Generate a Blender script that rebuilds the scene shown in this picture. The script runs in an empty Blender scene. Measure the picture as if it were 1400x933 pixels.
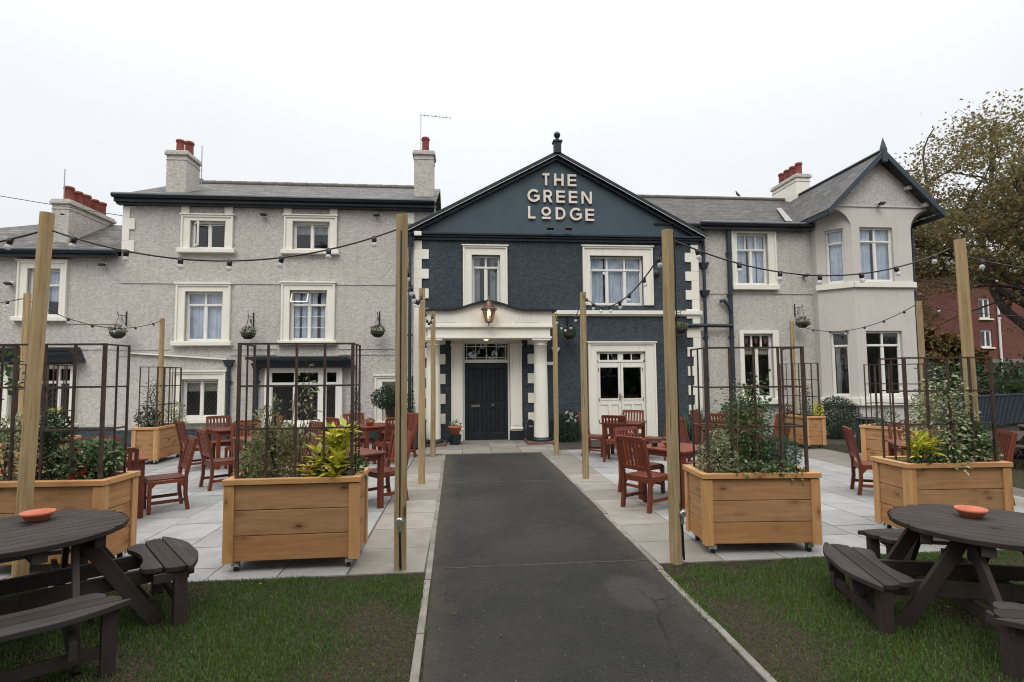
import bpy, math, random
import numpy as np
from mathutils import Vector, Matrix, noise
sc = bpy.context.scene
COL = sc.collection
R = math.radians
rnd = random.Random(7)
# ------------------------------------------------------------------ mesh builder
class MB:
    def __init__(s, T=None):
        s.v = []; s.f = []; s.g = []; s.sm = []; s.T = T; s.marks = []
    def add(s, vs, fs, grain=None, smooth=False, T=None):
        b = len(s.v); s.marks.append((b, len(s.f)))
        for p in vs:
            p = Vector(p)
            if T is not None: p = T @ p
            if s.T is not None: p = s.T @ p
            s.v.append(p)
        if grain is not None:
            a = Vector(grain)
            if T is not None: a = T.to_3x3() @ a
            if s.T is not None: a = s.T.to_3x3() @ a
            grain = (a.normalized(), rnd.random()*40, rnd.random()*40)
        for f in fs:
            s.f.append([b+i for i in f]); s.g.append(grain); s.sm.append(smooth)
    def pieces(s):
        out = []; mk = s.marks + [(len(s.v), len(s.f))]
        for (v0, f0), (v1, f1) in zip(mk[:-1], mk[1:]):
            m = MB(); m.v = s.v[v0:v1]; m.f = [[i-v0 for i in f] for f in s.f[f0:f1]]; m.g = s.g[f0:f1]; m.sm = s.sm[f0:f1]; out.append(m)
        return out
    def box(s, x0, x1, y0, y1, z0, z1, T=None, grain=True):
        if x0 > x1: x0, x1 = x1, x0
        if y0 > y1: y0, y1 = y1, y0
        if z0 > z1: z0, z1 = z1, z0
        d = (x1-x0, y1-y0, z1-z0); k = d.index(max(d)); g = [0, 0, 0]; g[k] = 1
        s.add([(x0,y0,z0),(x1,y0,z0),(x1,y1,z0),(x0,y1,z0),(x0,y0,z1),(x1,y0,z1),(x1,y1,z1),(x0,y1,z1)],
              [(0,3,2,1),(4,5,6,7),(0,1,5,4),(1,2,6,5),(2,3,7,6),(3,0,4,7)], g if grain else None, False, T)
        return s
    def beam(s, p, q, w, h, up=(0,0,1)):
        p = Vector(p); q = Vector(q); d = (q-p); L = d.length; d.normalize(); up = Vector(up)
        if abs(d.dot(up)) > .98: up = Vector((0,1,0)) if abs(d.y) < .9 else Vector((1,0,0))
        a = d.cross(up).normalized(); b = a.cross(d)
        vs = []
        for e in (p, q):
            for (i, j) in ((-1,-1),(1,-1),(1,1),(-1,1)): vs.append(e + a*(i*w/2) + b*(j*h/2))
        s.add(vs, [(0,1,2,3),(7,6,5,4),(0,4,5,1),(1,5,6,2),(2,6,7,3),(3,7,4,0)], d)
        return s
    def poly(s, pts, grain=None):
        s.add(pts, [list(range(len(pts)))], grain); return s
    def prism(s, pts, off, grain=None, T=None):
        # pts: outline (3D), extruded by off
        n = len(pts); off = Vector(off); P = [Vector(p) for p in pts]
        vs = P + [p+off for p in P]
        nn = Vector((0,0,0))
        for i in range(n): nn += P[i].cross(P[(i+1) % n])
        fl = nn.dot(off) > 0
        fs = [list(range(n))[::-1] if fl else list(range(n)), [n+i for i in (range(n) if fl else reversed(range(n)))]]
        for i in range(n):
            j = (i+1) % n
            fs.append([i, j, n+j, n+i] if fl else [j, i, n+i, n+j])
        s.add(vs, fs, grain, False, T); return s
    def tube(s, pts, rad, n=8, cap=True):
        P = [Vector(p) for p in pts]
        if not hasattr(rad, '__len__'): rad = [rad]*len(P)
        vs = []; pa = None
        for i, p in enumerate(P):
            d = (P[min(i+1, len(P)-1)] - P[max(i-1, 0)]).normalized()
            if pa is None:
                a = d.cross(Vector((0,0,1)) if abs(d.z) < .9 else Vector((1,0,0))).normalized()
            else:
                a = (pa - d*pa.dot(d)).normalized()
            pa = a; b = d.cross(a)
            for k in range(n):
                t = 2*math.pi*k/n; vs.append(p + (a*math.cos(t)+b*math.sin(t))*rad[i])
        fs = []
        for i in range(len(P)-1):
            for k in range(n):
                fs.append((i*n+k, i*n+(k+1) % n, (i+1)*n+(k+1) % n, (i+1)*n+k))
        s.add(vs, fs, None, True)
        if cap:
            s.add(vs[:n][::-1], [list(range(n))]); s.add(vs[-n:], [list(range(n))])
        return s
    def lathe(s, c, prof, n=20, T=None):
        vs = []; c = Vector(c)
        for r, z in prof:
            for k in range(n):
                t = 2*math.pi*k/n; vs.append(c + Vector((r*math.cos(t), r*math.sin(t), z)))
        fs = []
        for i in range(len(prof)-1):
            for k in range(n): fs.append((i*n+k, i*n+(k+1) % n, (i+1)*n+(k+1) % n, (i+1)*n+k))
        s.add(vs, fs, None, True, T)
        if prof[0][0] > .002: s.add(vs[:n], [list(range(n))[::-1]], None, False, T)
        if prof[-1][0] > .002: s.add(vs[-n:], [list(range(n))], None, False, T)
        return s
    def leaf(s, p, d, nrm, L, W, bend=.15):
        d = d.normalized(); a = d.cross(nrm)
        if a.length < 1e-4: a = d.orthogonal()
        a.normalize(); n = a.cross(d)
        s.add([p, p+d*L*.5+a*W*.5+n*bend*W, p+d*L-n*L*.12, p+d*L*.5-a*W*.5+n*bend*W], [(0,1,2),(0,2,3)])
    def build(s, name, m, parent=None, bevel=0, loc=None):
        me = bpy.data.meshes.new(name)
        me.from_pydata([tuple(p) for p in s.v], [], s.f)
        uvl = me.uv_layers.new(name='UVMap')
        n = len(me.loops); arr = np.zeros(n*2, dtype=np.float32)
        if len(s.f) < 60000:
            V = s.v; k = 0; Z = Vector((0,0,1))
            for poly, g in zip(me.polygons, s.g):
                nn = poly.normal
                if g is not None:
                    u = g[0]
                    if abs(u.dot(nn)) > .9: u = nn.orthogonal().normalized()
                    w = nn.cross(u); ou, ov = g[1], g[2]
                else:
                    if abs(nn.z) > .99: u = Vector((1,0,0)); w = Vector((0,1,0))
                    else:
                        u = Z.cross(nn).normalized(); w = nn.cross(u)
                    ou = ov = 0
                for vi in poly.vertices:
                    p = V[vi]; arr[k] = p.dot(u)+ou; arr[k+1] = p.dot(w)+ov; k += 2
            uvl.data.foreach_set('uv', arr)
        me.polygons.foreach_set('use_smooth', s.sm)
        me.materials.append(m); me.update()
        o = bpy.data.objects.new(name, me); COL.objects.link(o)
        if parent is not None: o.parent = parent
        if loc is not None: o.location = loc
        if bevel:
            b = o.modifiers.new('bevel', 'BEVEL'); b.width = bevel; b.segments = 2; b.limit_method = 'ANGLE'; b.harden_normals = False
        return o
def tag(o, label=None, cat=None, group=None, kind=None):
    if label: o['label'] = label
    if cat: o['category'] = cat
    if group: o['group'] = group
    if kind: o['kind'] = kind
    return o
def thing(name, label, cat, loc=(0,0,0), rz=0, group=None):
    o = bpy.data.objects.new(name, None); COL.objects.link(o)
    o.empty_display_size = .2
    o.location = loc; o.rotation_euler = (0,0,rz)
    return tag(o, label, cat, group)
def kids(o): return [c for c in bpy.data.objects if c.parent is o]
def copy_tree(o, parent=None):
    c = o.copy(); COL.objects.link(c); c.parent = parent
    for ch in kids(o): copy_tree(ch, c)
    return c
def dup(o, loc, rz, label, group=None):
    c = copy_tree(o); c.location = loc; c.rotation_euler = (0,0,rz); c['label'] = label
    if group: c['group'] = group
    return c
# ------------------------------------------------------------------ materials
class NT:
    def __init__(s, name):
        s.m = bpy.data.materials.new(name); s.m.use_nodes = True; s.t = s.m.node_tree
        s.b = s.t.nodes['Principled BSDF']; s.out = s.t.nodes['Material Output']
    def n(s, typ, **kw):
        x = s.t.nodes.new('ShaderNode'+typ)
        for k, v in kw.items():
            if k.startswith('_'): setattr(x, k[1:], v)
            else:
                key = int(k[1:]) if k[0] == 'i' and k[1:].isdigit() else k.replace('_', ' ')
                if hasattr(v, 'is_output'): s.t.links.new(v, x.inputs[key])
                else:
                    inp = x.inputs[key]
                    if hasattr(inp.default_value, '__len__') and not hasattr(v, '__len__'): v = [v]*len(inp.default_value)
                    if hasattr(v, '__len__') and len(v) == 3 and hasattr(inp.default_value, '__len__') and len(inp.default_value) == 4: v = (*v, 1)
                    inp.default_value = v
        return x
    def link(s, a, b): s.t.links.new(a, b)
    def coord(s, which='Object', scale=(1,1,1)):
        tc = s.n('TexCoord')
        mp = s.n('Mapping', Scale=scale); s.link(tc.outputs[which], mp.inputs['Vector'])
        return mp.outputs['Vector']
    def noise(s, vec, scale, detail=4, rough=.55):
        return s.n('TexNoise', Vector=vec, Scale=scale, Detail=detail, Roughness=rough).outputs['Fac']
    def ramp(s, fac, stops):
        r = s.n('ValToRGB', Fac=fac); e = r.color_ramp.elements
        while len(e) < len(stops): e.new(.5)
        for el, (p, c) in zip(e, stops): el.position = p; el.color = (*c, 1) if len(c) == 3 else c
        return r.outputs['Color']
    def mix(s, fac, a, b, mode='MIX'):
        x = s.n('Mix', _data_type='RGBA', _blend_type=mode)
        for key, v in ((0, fac), (6, a), (7, b)):
            if hasattr(v, 'is_output'): s.link(v, x.inputs[key])
            else:
                if key and len(v) == 3: v = (*v, 1)
                x.inputs[key].default_value = v
        return x.outputs[2]
    def map(s, v, a, b, c, d):
        return s.n('MapRange', Value=v, From_Min=a, From_Max=b, To_Min=c, To_Max=d).outputs['Result']
    def set(s, color=None, rough=None, spec=None, metal=None):
        for k, v in (('Base Color', color), ('Roughness', rough), ('Specular IOR Level', spec), ('Metallic', metal)):
            if v is None: continue
            if hasattr(v, 'is_output'): s.link(v, s.b.inputs[k])
            else: s.b.inputs[k].default_value = (*v, 1) if k == 'Base Color' else v
    def bump(s, h, strength=.5, dist=.01, prev=None):
        b = s.n('Bump', Height=h, Strength=strength, Distance=dist)
        if prev: s.link(prev, b.inputs['Normal'])
        s.link(b.outputs['Normal'], s.b.inputs['Normal']); return b.outputs['Normal']
def mul(c, k): return tuple(min(1, x*k) for x in c)
def simple(name, c, rough=.5, var=.25, scale=6, bump=0, bscale=60, spec=.4, metal=0, coord='Object', island=0):
    t = NT(name); v = t.coord(coord)
    f = t.noise(v, scale, 5, .6)
    col = t.mix(t.map(f, .3, .75, 0, 1), mul(c, 1+var*.35), mul(c, 1-var))
    if island:
        g = t.n('NewGeometry').outputs['Random Per Island']
        col = t.mix(1.0, col, t.ramp(g, [(0, (1-island,)*3), (1, (1, 1, 1))]), 'MULTIPLY')
    t.set(col, t.map(f, .3, .7, rough*.85, min(1, rough*1.15)), spec, metal)
    if bump: t.bump(t.noise(v, bscale, 4), bump, .004)
    return t.m
def pebble(name, c, var=.28, dirt=(.30,.27,.23), st=1.0, sc_=1.0):
    t = NT(name); v = t.coord('Object', (1, 1, 1.25))
    big = t.noise(v, .8, 4); mid = t.noise(v, 12*sc_, 5, .65); fine = t.noise(v, 70, 3, .6)
    vor = t.n('TexVoronoi', Vector=v, Scale=45*sc_).outputs['Distance']
    col = t.mix(t.map(mid, .35, .7, 0, 1), mul(c, 1.1), mul(c, 1-var))
    col = t.mix(t.map(fine, .55, .8, 0, .45), col, mul(c, .55))
    streak = t.noise(t.coord('Object', (6, 6, .35)), 1.3, 5, .6)
    col = t.mix(t.map(streak, .54, .82, 0, .5), col, dirt)
    col = t.mix(t.map(big, .4, .75, 0, .22), col, mul(c, .72))
    t.set(col, .92, .15)
    h = t.n('Math', _operation='ADD', i0=mid, i1=t.n('Math', _operation='MULTIPLY', i0=vor, i1=-.5).outputs[0]).outputs[0]
    n1 = t.bump(h, .85*st, .03)
    t.bump(fine, .5*st, .008, n1)
    return t.m
def paint(name, c, rough=.45, dirt=.25, dcol=(.35,.31,.24), bump=.15):
    t = NT(name); v = t.coord('Object')
    f = t.noise(v, 2.2, 6, .65); st = t.noise(t.coord('Object', (9,9,.6)), 1.5, 5, .6)
    col = t.mix(t.map(f, .35, .8, 0, .5), c, mul(c, .84))
    col = t.mix(t.map(st, .52, .85, 0, dirt), col, dcol)
    t.set(col, t.map(f, .3, .7, rough*.8, rough*1.25), .4)
    t.bump(t.noise(v, 40, 5), bump, .004)
    return t.m
def slate(name, c, w=.28, h=.17, lichen=(.20,.20,.13)):
    t = NT(name); uv = t.coord('UV')
    br = t.n('TexBrick', Vector=uv, Color1=mul(c, 1.65), Color2=mul(c, .6), Mortar=mul(c, .2), Scale=1.0, Mortar_Size=.010, Mortar_Smooth=.2, Bias=0.0, Brick_Width=w, Row_Height=h)
    v = t.coord('Object'); f = t.noise(v, 1.1, 5, .6); g = t.noise(v, 18, 4)
    col = t.mix(t.map(f, .45, .75, 0, .55), br.outputs['Color'], mul(c, .62))
    col = t.mix(t.map(g, .58, .8, 0, .5), col, lichen)
    bl = t.noise(t.coord('UV', (1.3, 2.6, 1)), 2.2, 6, .75); b2 = t.noise(t.coord('UV', (3.2, 4.5, 1)), 3.0, 3, .7)
    col = t.mix(t.map(bl, .38, .62, 0, .85), col, mul(c, .45)); col = t.mix(t.map(b2, .55, .7, 0, .7), col, mul(c, 1.9))
    t.set(col, t.map(g, .3, .7, .6, .85), .25)
    sep = t.n('SeparateXYZ', Vector=uv).outputs['Y']
    saw = t.n('Math', _operation='FRACT', i0=t.n('Math', _operation='DIVIDE', i0=sep, i1=h).outputs[0]).outputs[0]
    inv = t.n('Math', _operation='SUBTRACT', i0=1.0, i1=saw).outputs[0]
    n1 = t.bump(inv, .9, .012)
    t.bump(t.n('Math', _operation='ADD', i0=g, i1=t.n('Math', _operation='MULTIPLY', i0=br.outputs['Fac'], i1=-1.5).outputs[0]).outputs[0], .6, .006, n1)
    return t.m
def wood(name, c, dark, rough=.6, knots=True, island=.3, grain=1.0, spec=.35, weather=None, obj=False):
    t = NT(name); uv = t.coord('UV')
    a = t.coord('UV', (1.2, 16, 1)); b = t.coord('UV', (.9, 6, 1))
    w = t.noise(a, 2.2, 6, .6); w2 = t.noise(b, 2.0, 4, .6)
    col = t.mix(t.map(w, .35, .7, 0, grain), c, mul([x*.55+y*.45 for x, y in zip(c, dark)], 1))
    col = t.mix(t.map(w2, .4, .75, 0, .6*grain), col, [x*.5+y*.5 for x, y in zip(c, dark)])
    if knots:
        vo = t.n('TexVoronoi', Vector=t.coord('UV', (3.6, 7.5, 1)), Scale=1.0, Randomness=1.0).outputs['Distance']
        col = t.mix(t.map(vo, .06, .12, 1, 0), col, mul(dark, .6))
        col = t.mix(t.map(vo, .1, .34, .5, 0), col, dark)
    if weather:
        wn = t.noise(t.coord('Object'), 2.5, 5, .6)
        col = t.mix(t.map(wn, .4, .75, 0, .75), col, weather)
    g = t.n('NewGeometry').outputs['Random Per Island']
    col = t.mix(1.0, col, t.ramp(g, [(0, (1-island, 1-island*1.15, 1-island*1.3)), (.35, (1.0,.92,.80)), (.6, (.86,.88,.90)), (1, (1.06, 1.04, 1.0))]), 'MULTIPLY')
    if obj: col = t.mix(1.0, col, t.ramp(t.n('ObjectInfo').outputs['Random'], [(0, (.62,.60,.62)), (.5, (.9,.9,.9)), (1, (1.15,1.1,1.05))]), 'MULTIPLY')
    t.set(col, t.map(w, .3, .7, rough*.85, min(1, rough*1.2)), spec)
    t.bump(w, .35, .004)
    return t.m
def leafmat(name, stops, rough=.45, trans=.25, patch=None):
    t = NT(name)
    g = t.n('NewGeometry').outputs['Random Per Island']
    col = t.ramp(g, stops)
    f = t.noise(t.coord('Object'), 3.0, 3)
    col = t.mix(t.map(f, .35, .7, 0, .5), col, mul(patch, 1) if patch else t.mix(1.0, col, (.7,.7,.65), 'MULTIPLY'))
    t.set(col, rough, .35)
    tr = t.n('BsdfTranslucent', Color=col)
    mx = t.n('MixShader', Fac=trans); t.link(t.b.outputs[0], mx.inputs[1]); t.link(tr.outputs[0], mx.inputs[2])
    t.link(mx.outputs[0], t.out.inputs['Surface'])
    return t.m
def glassmat(name, tint=(.93,.96,.97), refl=.05):
    t = NT(name)
    f = t.n('LayerWeight', Blend=.25).outputs['Fresnel']
    wob = t.n('Bump', Height=t.noise(t.coord('Object'), 2.2, 2), Strength=.12, Distance=.02).outputs['Normal']
    tr = t.n('BsdfTransparent', Color=(*tint, 1)); gl = t.n('BsdfGlossy', Color=(1,1,1,1), Roughness=.02, Normal=wob)
    mx = t.n('MixShader', Fac=t.map(f, 0, 1, refl, .9)); t.link(tr.outputs[0], mx.inputs[1]); t.link(gl.outputs[0], mx.inputs[2])
    t.link(mx.outputs[0], t.out.inputs['Surface'])
    return t.m
def emit(name, c, s):
    t = NT(name); t.set(c, .4, .3); t.b.inputs['Emission Color'].default_value = (*c, 1); t.b.inputs['Emission Strength'].default_value = s
    return t.m
M = {}
M['wall'] = pebble('pebbledash_grey', (.60,.565,.515), .26, (.38,.34,.285), 1.15, 1.35)
M['navy_wall'] = pebble('pebbledash_blue', (.078,.098,.110), .45, (.10,.12,.13), 1.5, 1.3)
M['smooth_wall'] = paint('smooth_render', (.53,.50,.455), .8, .3, (.33,.29,.23), .5)
M['cream'] = paint('cream_paint', (.74,.71,.62), .5, .3, (.40,.36,.27), .2)
M['white'] = paint('white_frame', (.74,.73,.68), .35, .12, (.5,.47,.4), .08)
M['slab_navy'] = paint('pediment_paint', (.046,.072,.090), .6, .2, (.07,.095,.11), .3)
M['barge'] = paint('bargeboard_paint', (.026,.040,.054), .5, .2, (.05,.06,.07), .1)
M['navy'] = paint('dark_blue_gloss', (.014,.018,.025), .35, .2, (.04,.045,.05), .1)
M['door'] = paint('door_paint', (.010,.013,.018), .4, .1, (.02,.025,.03), .08)
M['black'] = simple('black_plastic', (.012,.012,.013), .4)
M['pipe'] = paint('pipe_paint', (.022,.032,.042), .45, .3, (.06,.06,.06), .1)
M['slate'] = slate('slate_roof', (.105,.100,.096), .34, .22)
M['slate2'] = slate('slate_roof_fine', (.078,.075,.075), .32, .20)
M['slate3'] = slate('slate_roof_wing', (.068,.062,.058), .34, .22)
M['ridge'] = simple('ridge_tile', (.13,.115,.10), .8, .4, 8, .4)
M['terra'] = simple('chimney_terracotta', (.20,.045,.034), .75, .5, 5, .3)
M['pot'] = simple('terracotta', (.50,.15,.08), .6, .2, 9, .1)
M['stone'] = pebble('chimney_render', (.50,.47,.42), .25, (.28,.25,.2), .7)
M['lead'] = simple('lead_flashing', (.24,.24,.235), .5, .3)
M['galv'] = simple('galvanised_metal', (.45,.46,.47), .35, .3, metal=.8)
M['planter'] = wood('planter_timber', (.47,.26,.12), (.13,.048,.018), .7, True, .36, .95, .25, weather=(.34,.20,.10))
M['trim'] = wood('planter_trim', (.58,.345,.165), (.28,.13,.05), .65, True, .25, .9, .25)
def postm():
    t = NT('post_timber'); v = t.coord('Object', (22, 22, 1.1)); o = t.coord('Object')
    f = t.noise(v, 1.6, 6, .65); g = t.noise(o, 2.2, 4); k = t.n('TexVoronoi', Vector=t.coord('Object', (7, 7, 2.3)), Scale=1.0).outputs['Distance']
    col = t.mix(t.map(f, .35, .68, 0, 1), (.47,.345,.185), (.25,.16,.075))
    col = t.mix(t.map(g, .4, .7, 0, .7), col, (.36,.31,.19))
    col = t.mix(t.map(k, .09, .17, 1, 0), col, (.13,.07,.03))
    cr = t.noise(t.coord('Object', (40, 40, .9)), 1.2, 3)
    col = t.mix(t.map(cr, .66, .70, 0, .8), col, (.10,.065,.035))
    oi = t.n('ObjectInfo').outputs['Random']
    col = t.mix(1.0, col, t.ramp(oi, [(0, (.78,.80,.82)), (1, (1.05,1,.95))]), 'MULTIPLY')
    t.set(col, .8, .2); t.bump(f, .5, .006); return t.m
M['post'] = postm()
M['mahog'] = wood('mahogany_stain', (.185,.046,.022), (.045,.010,.008), .42, False, .3, .9, .4, obj=True)
M['picnic'] = wood('dark_stained_wood', (.044,.034,.031), (.011,.009,.008), .72, False, .4, 1.0, .22, weather=(.062,.056,.059))
M['rust'] = simple('rusty_bar', (.075,.048,.036), .7, .5, 14, .3, metal=.2)
M['soil'] = simple('soil', (.035,.024,.016), .95, .5, 20, 1, 40)
M['glass'] = glassmat('window_glass')
M['curtain'] = simple('net_curtain', (.76,.81,.95), .9, .35, 3)
M['blind'] = simple('blind_cloth', (.55,.50,.40), .9, .2)
M['drape'] = simple('grey_drape', (.42,.43,.43), .9, .3)
M['lattice'] = simple('leading', (.10,.10,.10), .5)
M['letter'] = simple('letter_cream', (.70,.61,.53), .5, .12)
M['copper'] = simple('lantern_copper', (.13,.075,.06), .4, .3, metal=.5)
M['lamp'] = emit('lamp_flame', (1, .62, .25), 9)
M['lampdim'] = emit('lamp_warm', (1, .7, .4), 5)
M['brass'] = simple('aged_brass', (.30,.27,.20), .4, .3, metal=.8)
def bulbm():
    t = NT('bulb_glass'); t.set((.80,.80,.80), .15, .5)
    tr = t.n('BsdfTransparent', Color=(.93,.94,.95,1)); mx = t.n('MixShader', Fac=.5); t.link(t.b.outputs[0], mx.inputs[1]); t.link(tr.outputs[0], mx.inputs[2]); t.link(mx.outputs[0], t.out.inputs['Surface']); return t.m
M['bulb'] = bulbm()
M['bingreen'] = simple('bin_green', (.02,.045,.048), .45, .3)
M['trellis'] = simple('trellis_blue', (.035,.05,.065), .6, .3)
M['rubber'] = simple('rubber', (.02,.02,.02), .7)
M['chrome'] = simple('caster_metal', (.62,.63,.64), .25, .15, metal=.9)
M['cane'] = simple('bamboo_cane', (.42,.28,.15), .6, .3)
M['basket'] = simple('basket_lining', (.035,.028,.018), .9, .5, 30, .8, 60)
M['kerb'] = simple('concrete_kerb', (.22,.20,.175), .85, .4, 5, .6, 80, island=.25)
M['bark'] = simple('bark', (.06,.047,.038), .9, .4, 8, .8, 30)
M['brickstep'] = simple('red_step', (.16,.08,.065), .8, .4, 6, .4)
def brickm():
    t = NT('red_brick'); uv = t.coord('UV')
    br = t.n('TexBrick', Vector=uv, Color1=(.18,.060,.046), Color2=(.125,.040,.032), Mortar=(.14,.09,.075), Scale=1.0, Mortar_Size=.01, Brick_Width=.225, Row_Height=.075)
    t.set(t.mix(t.map(t.noise(t.coord('Object'), .8), .4, .7, 0, .4), br.outputs['Color'], (.09,.03,.025)), .9, .2); return t.m
M['redbrick'] = brickm()
# leaves
G_ = lambda *c: [(i/(len(c)-1) if len(c) > 1 else 0, x) for i, x in enumerate(c)]
M['l_green'] = leafmat('leaf_green', G_((.03,.07,.022),(.055,.12,.035),(.09,.17,.05),(.045,.09,.03)))
M['l_dark'] = leafmat('leaf_dark', G_((.016,.036,.018),(.028,.058,.025),(.045,.078,.034)))
M['l_varieg'] = leafmat('leaf_variegated', G_((.06,.11,.035),(.45,.47,.26),(.10,.15,.05),(.55,.55,.36),(.05,.09,.03)))
M['l_cream'] = leafmat('leaf_cream_edge', G_((.05,.10,.035),(.09,.16,.055),(.42,.45,.28),(.06,.12,.04),(.045,.09,.03)))
M['l_yellow'] = leafmat('leaf_yellow', G_((.70,.62,.06),(.80,.70,.12),(.35,.45,.06),(.75,.65,.08),(.20,.32,.06)), .4, .3, patch=(.55,.55,.08))
M['l_nandina'] = leafmat('leaf_nandina', G_((.13,.22,.08),(.26,.34,.14),(.32,.15,.10),(.19,.27,.11),(.48,.48,.32)))
M['l_blue'] = leafmat('leaf_bluegreen', G_((.05,.10,.07),(.09,.15,.10),(.15,.21,.14)))
M['l_red'] = leafmat('leaf_red', G_((.06,.012,.014),(.10,.02,.02),(.04,.01,.012)))
M['l_tree'] = leafmat('leaf_sycamore', G_((.155,.135,.05),(.25,.20,.075),(.125,.13,.055),(.23,.155,.07),(.115,.12,.05),(.30,.215,.085)), .75, .45)
M['l_orange'] = leafmat('leaf_autumn', G_((.13,.08,.02),(.20,.10,.025),(.07,.07,.02),(.05,.06,.02)), .6, .3)
M['l_fern'] = leafmat('leaf_palm', G_((.03,.06,.022),(.06,.10,.035),(.09,.12,.045)))
M['grass'] = leafmat('grass_blade', G_((.050,.11,.020),(.08,.15,.028),(.115,.18,.045),(.065,.12,.025),(.18,.17,.08)), .6, .3)
for nm, c in dict(f_pink=(.75,.10,.20), f_red=(.50,.012,.02), f_white=(.8,.8,.75), f_magenta=(.45,.03,.16), f_lilac=(.45,.22,.50), f_yellow=(.8,.55,.05)).items():
    M[nm] = simple(nm, c, .6, .25, 30)
def tarmac():
    t = NT('tarmac'); v = t.coord('Object')
    f = t.noise(v, 85, 3, .8); g = t.noise(v, 1.6, 6, .65); sp = t.n('TexVoronoi', Vector=v, Scale=38).outputs['Distance']
    col = t.mix(t.map(f, .38, .66, 0, 1), (.006,.006,.0065), (.042,.041,.040))
    col = t.mix(t.map(g, .42, .75, 0, .65), col, (.036,.035,.033)); col = t.mix(t.map(t.noise(v, 7, 5, .7), .5, .8, 0, .5), col, (.014,.014,.015))
    col = t.mix(t.map(sp, .0, .16, .9, 0), col, (.16,.157,.148))
    # round worn patch and a smaller scuff
    def spot(cx, cy, rx, ry, c, a, col):
        o = t.n('Mapping', Location=(-cx/rx, -cy/ry, 0), Scale=(1/rx, 1/ry, 1)); t.link(t.n('TexCoord').outputs['Object'], o.inputs['Vector'])
        L = t.n('VectorMath', _operation='LENGTH', i0=o.outputs[0]).outputs['Value']
        L = t.n('Math', _operation='ADD', i0=L, i1=t.map(t.noise(v, 9), 0, 1, -.2, .2)).outputs[0]
        return t.mix(t.map(L, .8, 1.1, a, 0), col, c)
    col = spot(1.28, 4.05, .2, .34, (.060,.056,.048), .5, col)
    col = spot(1.0, 5.6, .35, .5, (.055,.053,.05), .2, col)
    col = spot(.15, 6.6, .4, .9, (.05,.049,.046), .2, col)
    wv = t.n('VectorMath', _operation='ADD', i0=v, i1=t.n('VectorMath', _operation='SCALE', i0=t.n('TexNoise', Vector=v, Scale=6.0, Detail=4.0).outputs['Color'], Scale=.12).outputs[0]).outputs[0]
    ck = t.n('TexVoronoi', _feature='DISTANCE_TO_EDGE', Vector=wv, Scale=.62).outputs['Distance']
    ck = t.n('Math', _operation='MULTIPLY', i0=t.map(ck, .002, .007, 1, 0), i1=t.map(t.noise(v, .9), .48, .56, 0, .85)).outputs[0]
    col = t.mix(ck, col, (.008,.008,.008))
    sx = t.n('SeparateXYZ', Vector=v).outputs['X']
    ed = t.n('Math', _operation='ABSOLUTE', i0=t.n('Math', _operation='SUBTRACT', i0=sx, i1=.70).outputs[0]).outputs[0]
    ed = t.n('Math', _operation='ADD', i0=ed, i1=t.map(t.noise(v, 4, 5, .7), 0, 1, -.22, .22)).outputs[0]
    col = t.mix(t.map(ed, .72, .95, 0, .75), col, (.062,.052,.038))
    big = t.noise(v, .55, 4, .6); col = t.mix(t.map(big, .42, .6, 0, .35), col, (.052,.051,.048))
    t.set(col, .9, .25)
    t.bump(t.n('Math', _operation='ADD', i0=f, i1=sp).outputs[0], 1.0, .010)
    return t.m
M['tarmac'] = tarmac()
def flag(name, c1, c2, c3):
    t = NT(name); v = t.coord('Object')
    g = t.n('NewGeometry').outputs['Random Per Island']
    col = t.ramp(g, [(0, c1), (.5, c2), (1, c3)])
    n1 = t.noise(v, 3.5, 6, .7); n2 = t.noise(v, 45, 4)
    col = t.mix(t.map(n1, .42, .75, 0, .5), col, mul(c1, .6))
    col = t.mix(t.map(n2, .5, .75, 0, .25), col, mul(c1, .5))
    sp = t.n('TexVoronoi', Vector=v, Scale=5).outputs['Distance']
    col = t.mix(t.map(sp, .01, .035, .6, 0), col, (.6,.6,.57))
    t.set(col, .85, .3); t.bump(t.noise(v, 90, 4), .4, .003)
    return t.m
M['flag'] = flag('patio_flag', (.22,.222,.218), (.28,.28,.274), (.335,.33,.318))
M['oldflag'] = flag('old_flag', (.18,.165,.138), (.225,.205,.175), (.28,.255,.218))
M['joint'] = simple('joint_sand', (.10,.09,.075), .95, .4)
def lawn():
    t = NT('lawn_soil'); v = t.coord('Object')
    f = t.noise(v, 2.5, 6, .7); g = t.noise(v, 40, 4)
    col = t.mix(t.map(f, .42, .6, 0, 1), (.050,.042,.028), (.060,.045,.034))
    col = t.mix(t.map(g, .5, .75, 0, .6), col, (.105,.085,.062)); pb = t.n('TexVoronoi', Vector=v, Scale=55).outputs['Distance']; col = t.mix(t.map(pb, .05, .2, .55, 0), col, (.13,.11,.085))
    t.set(col, .95, .1); t.bump(t.n('Math', _operation='SUBTRACT', i0=g, i1=pb).outputs[0], 1, .03); return t.m
M['lawn'] = lawn()
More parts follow.
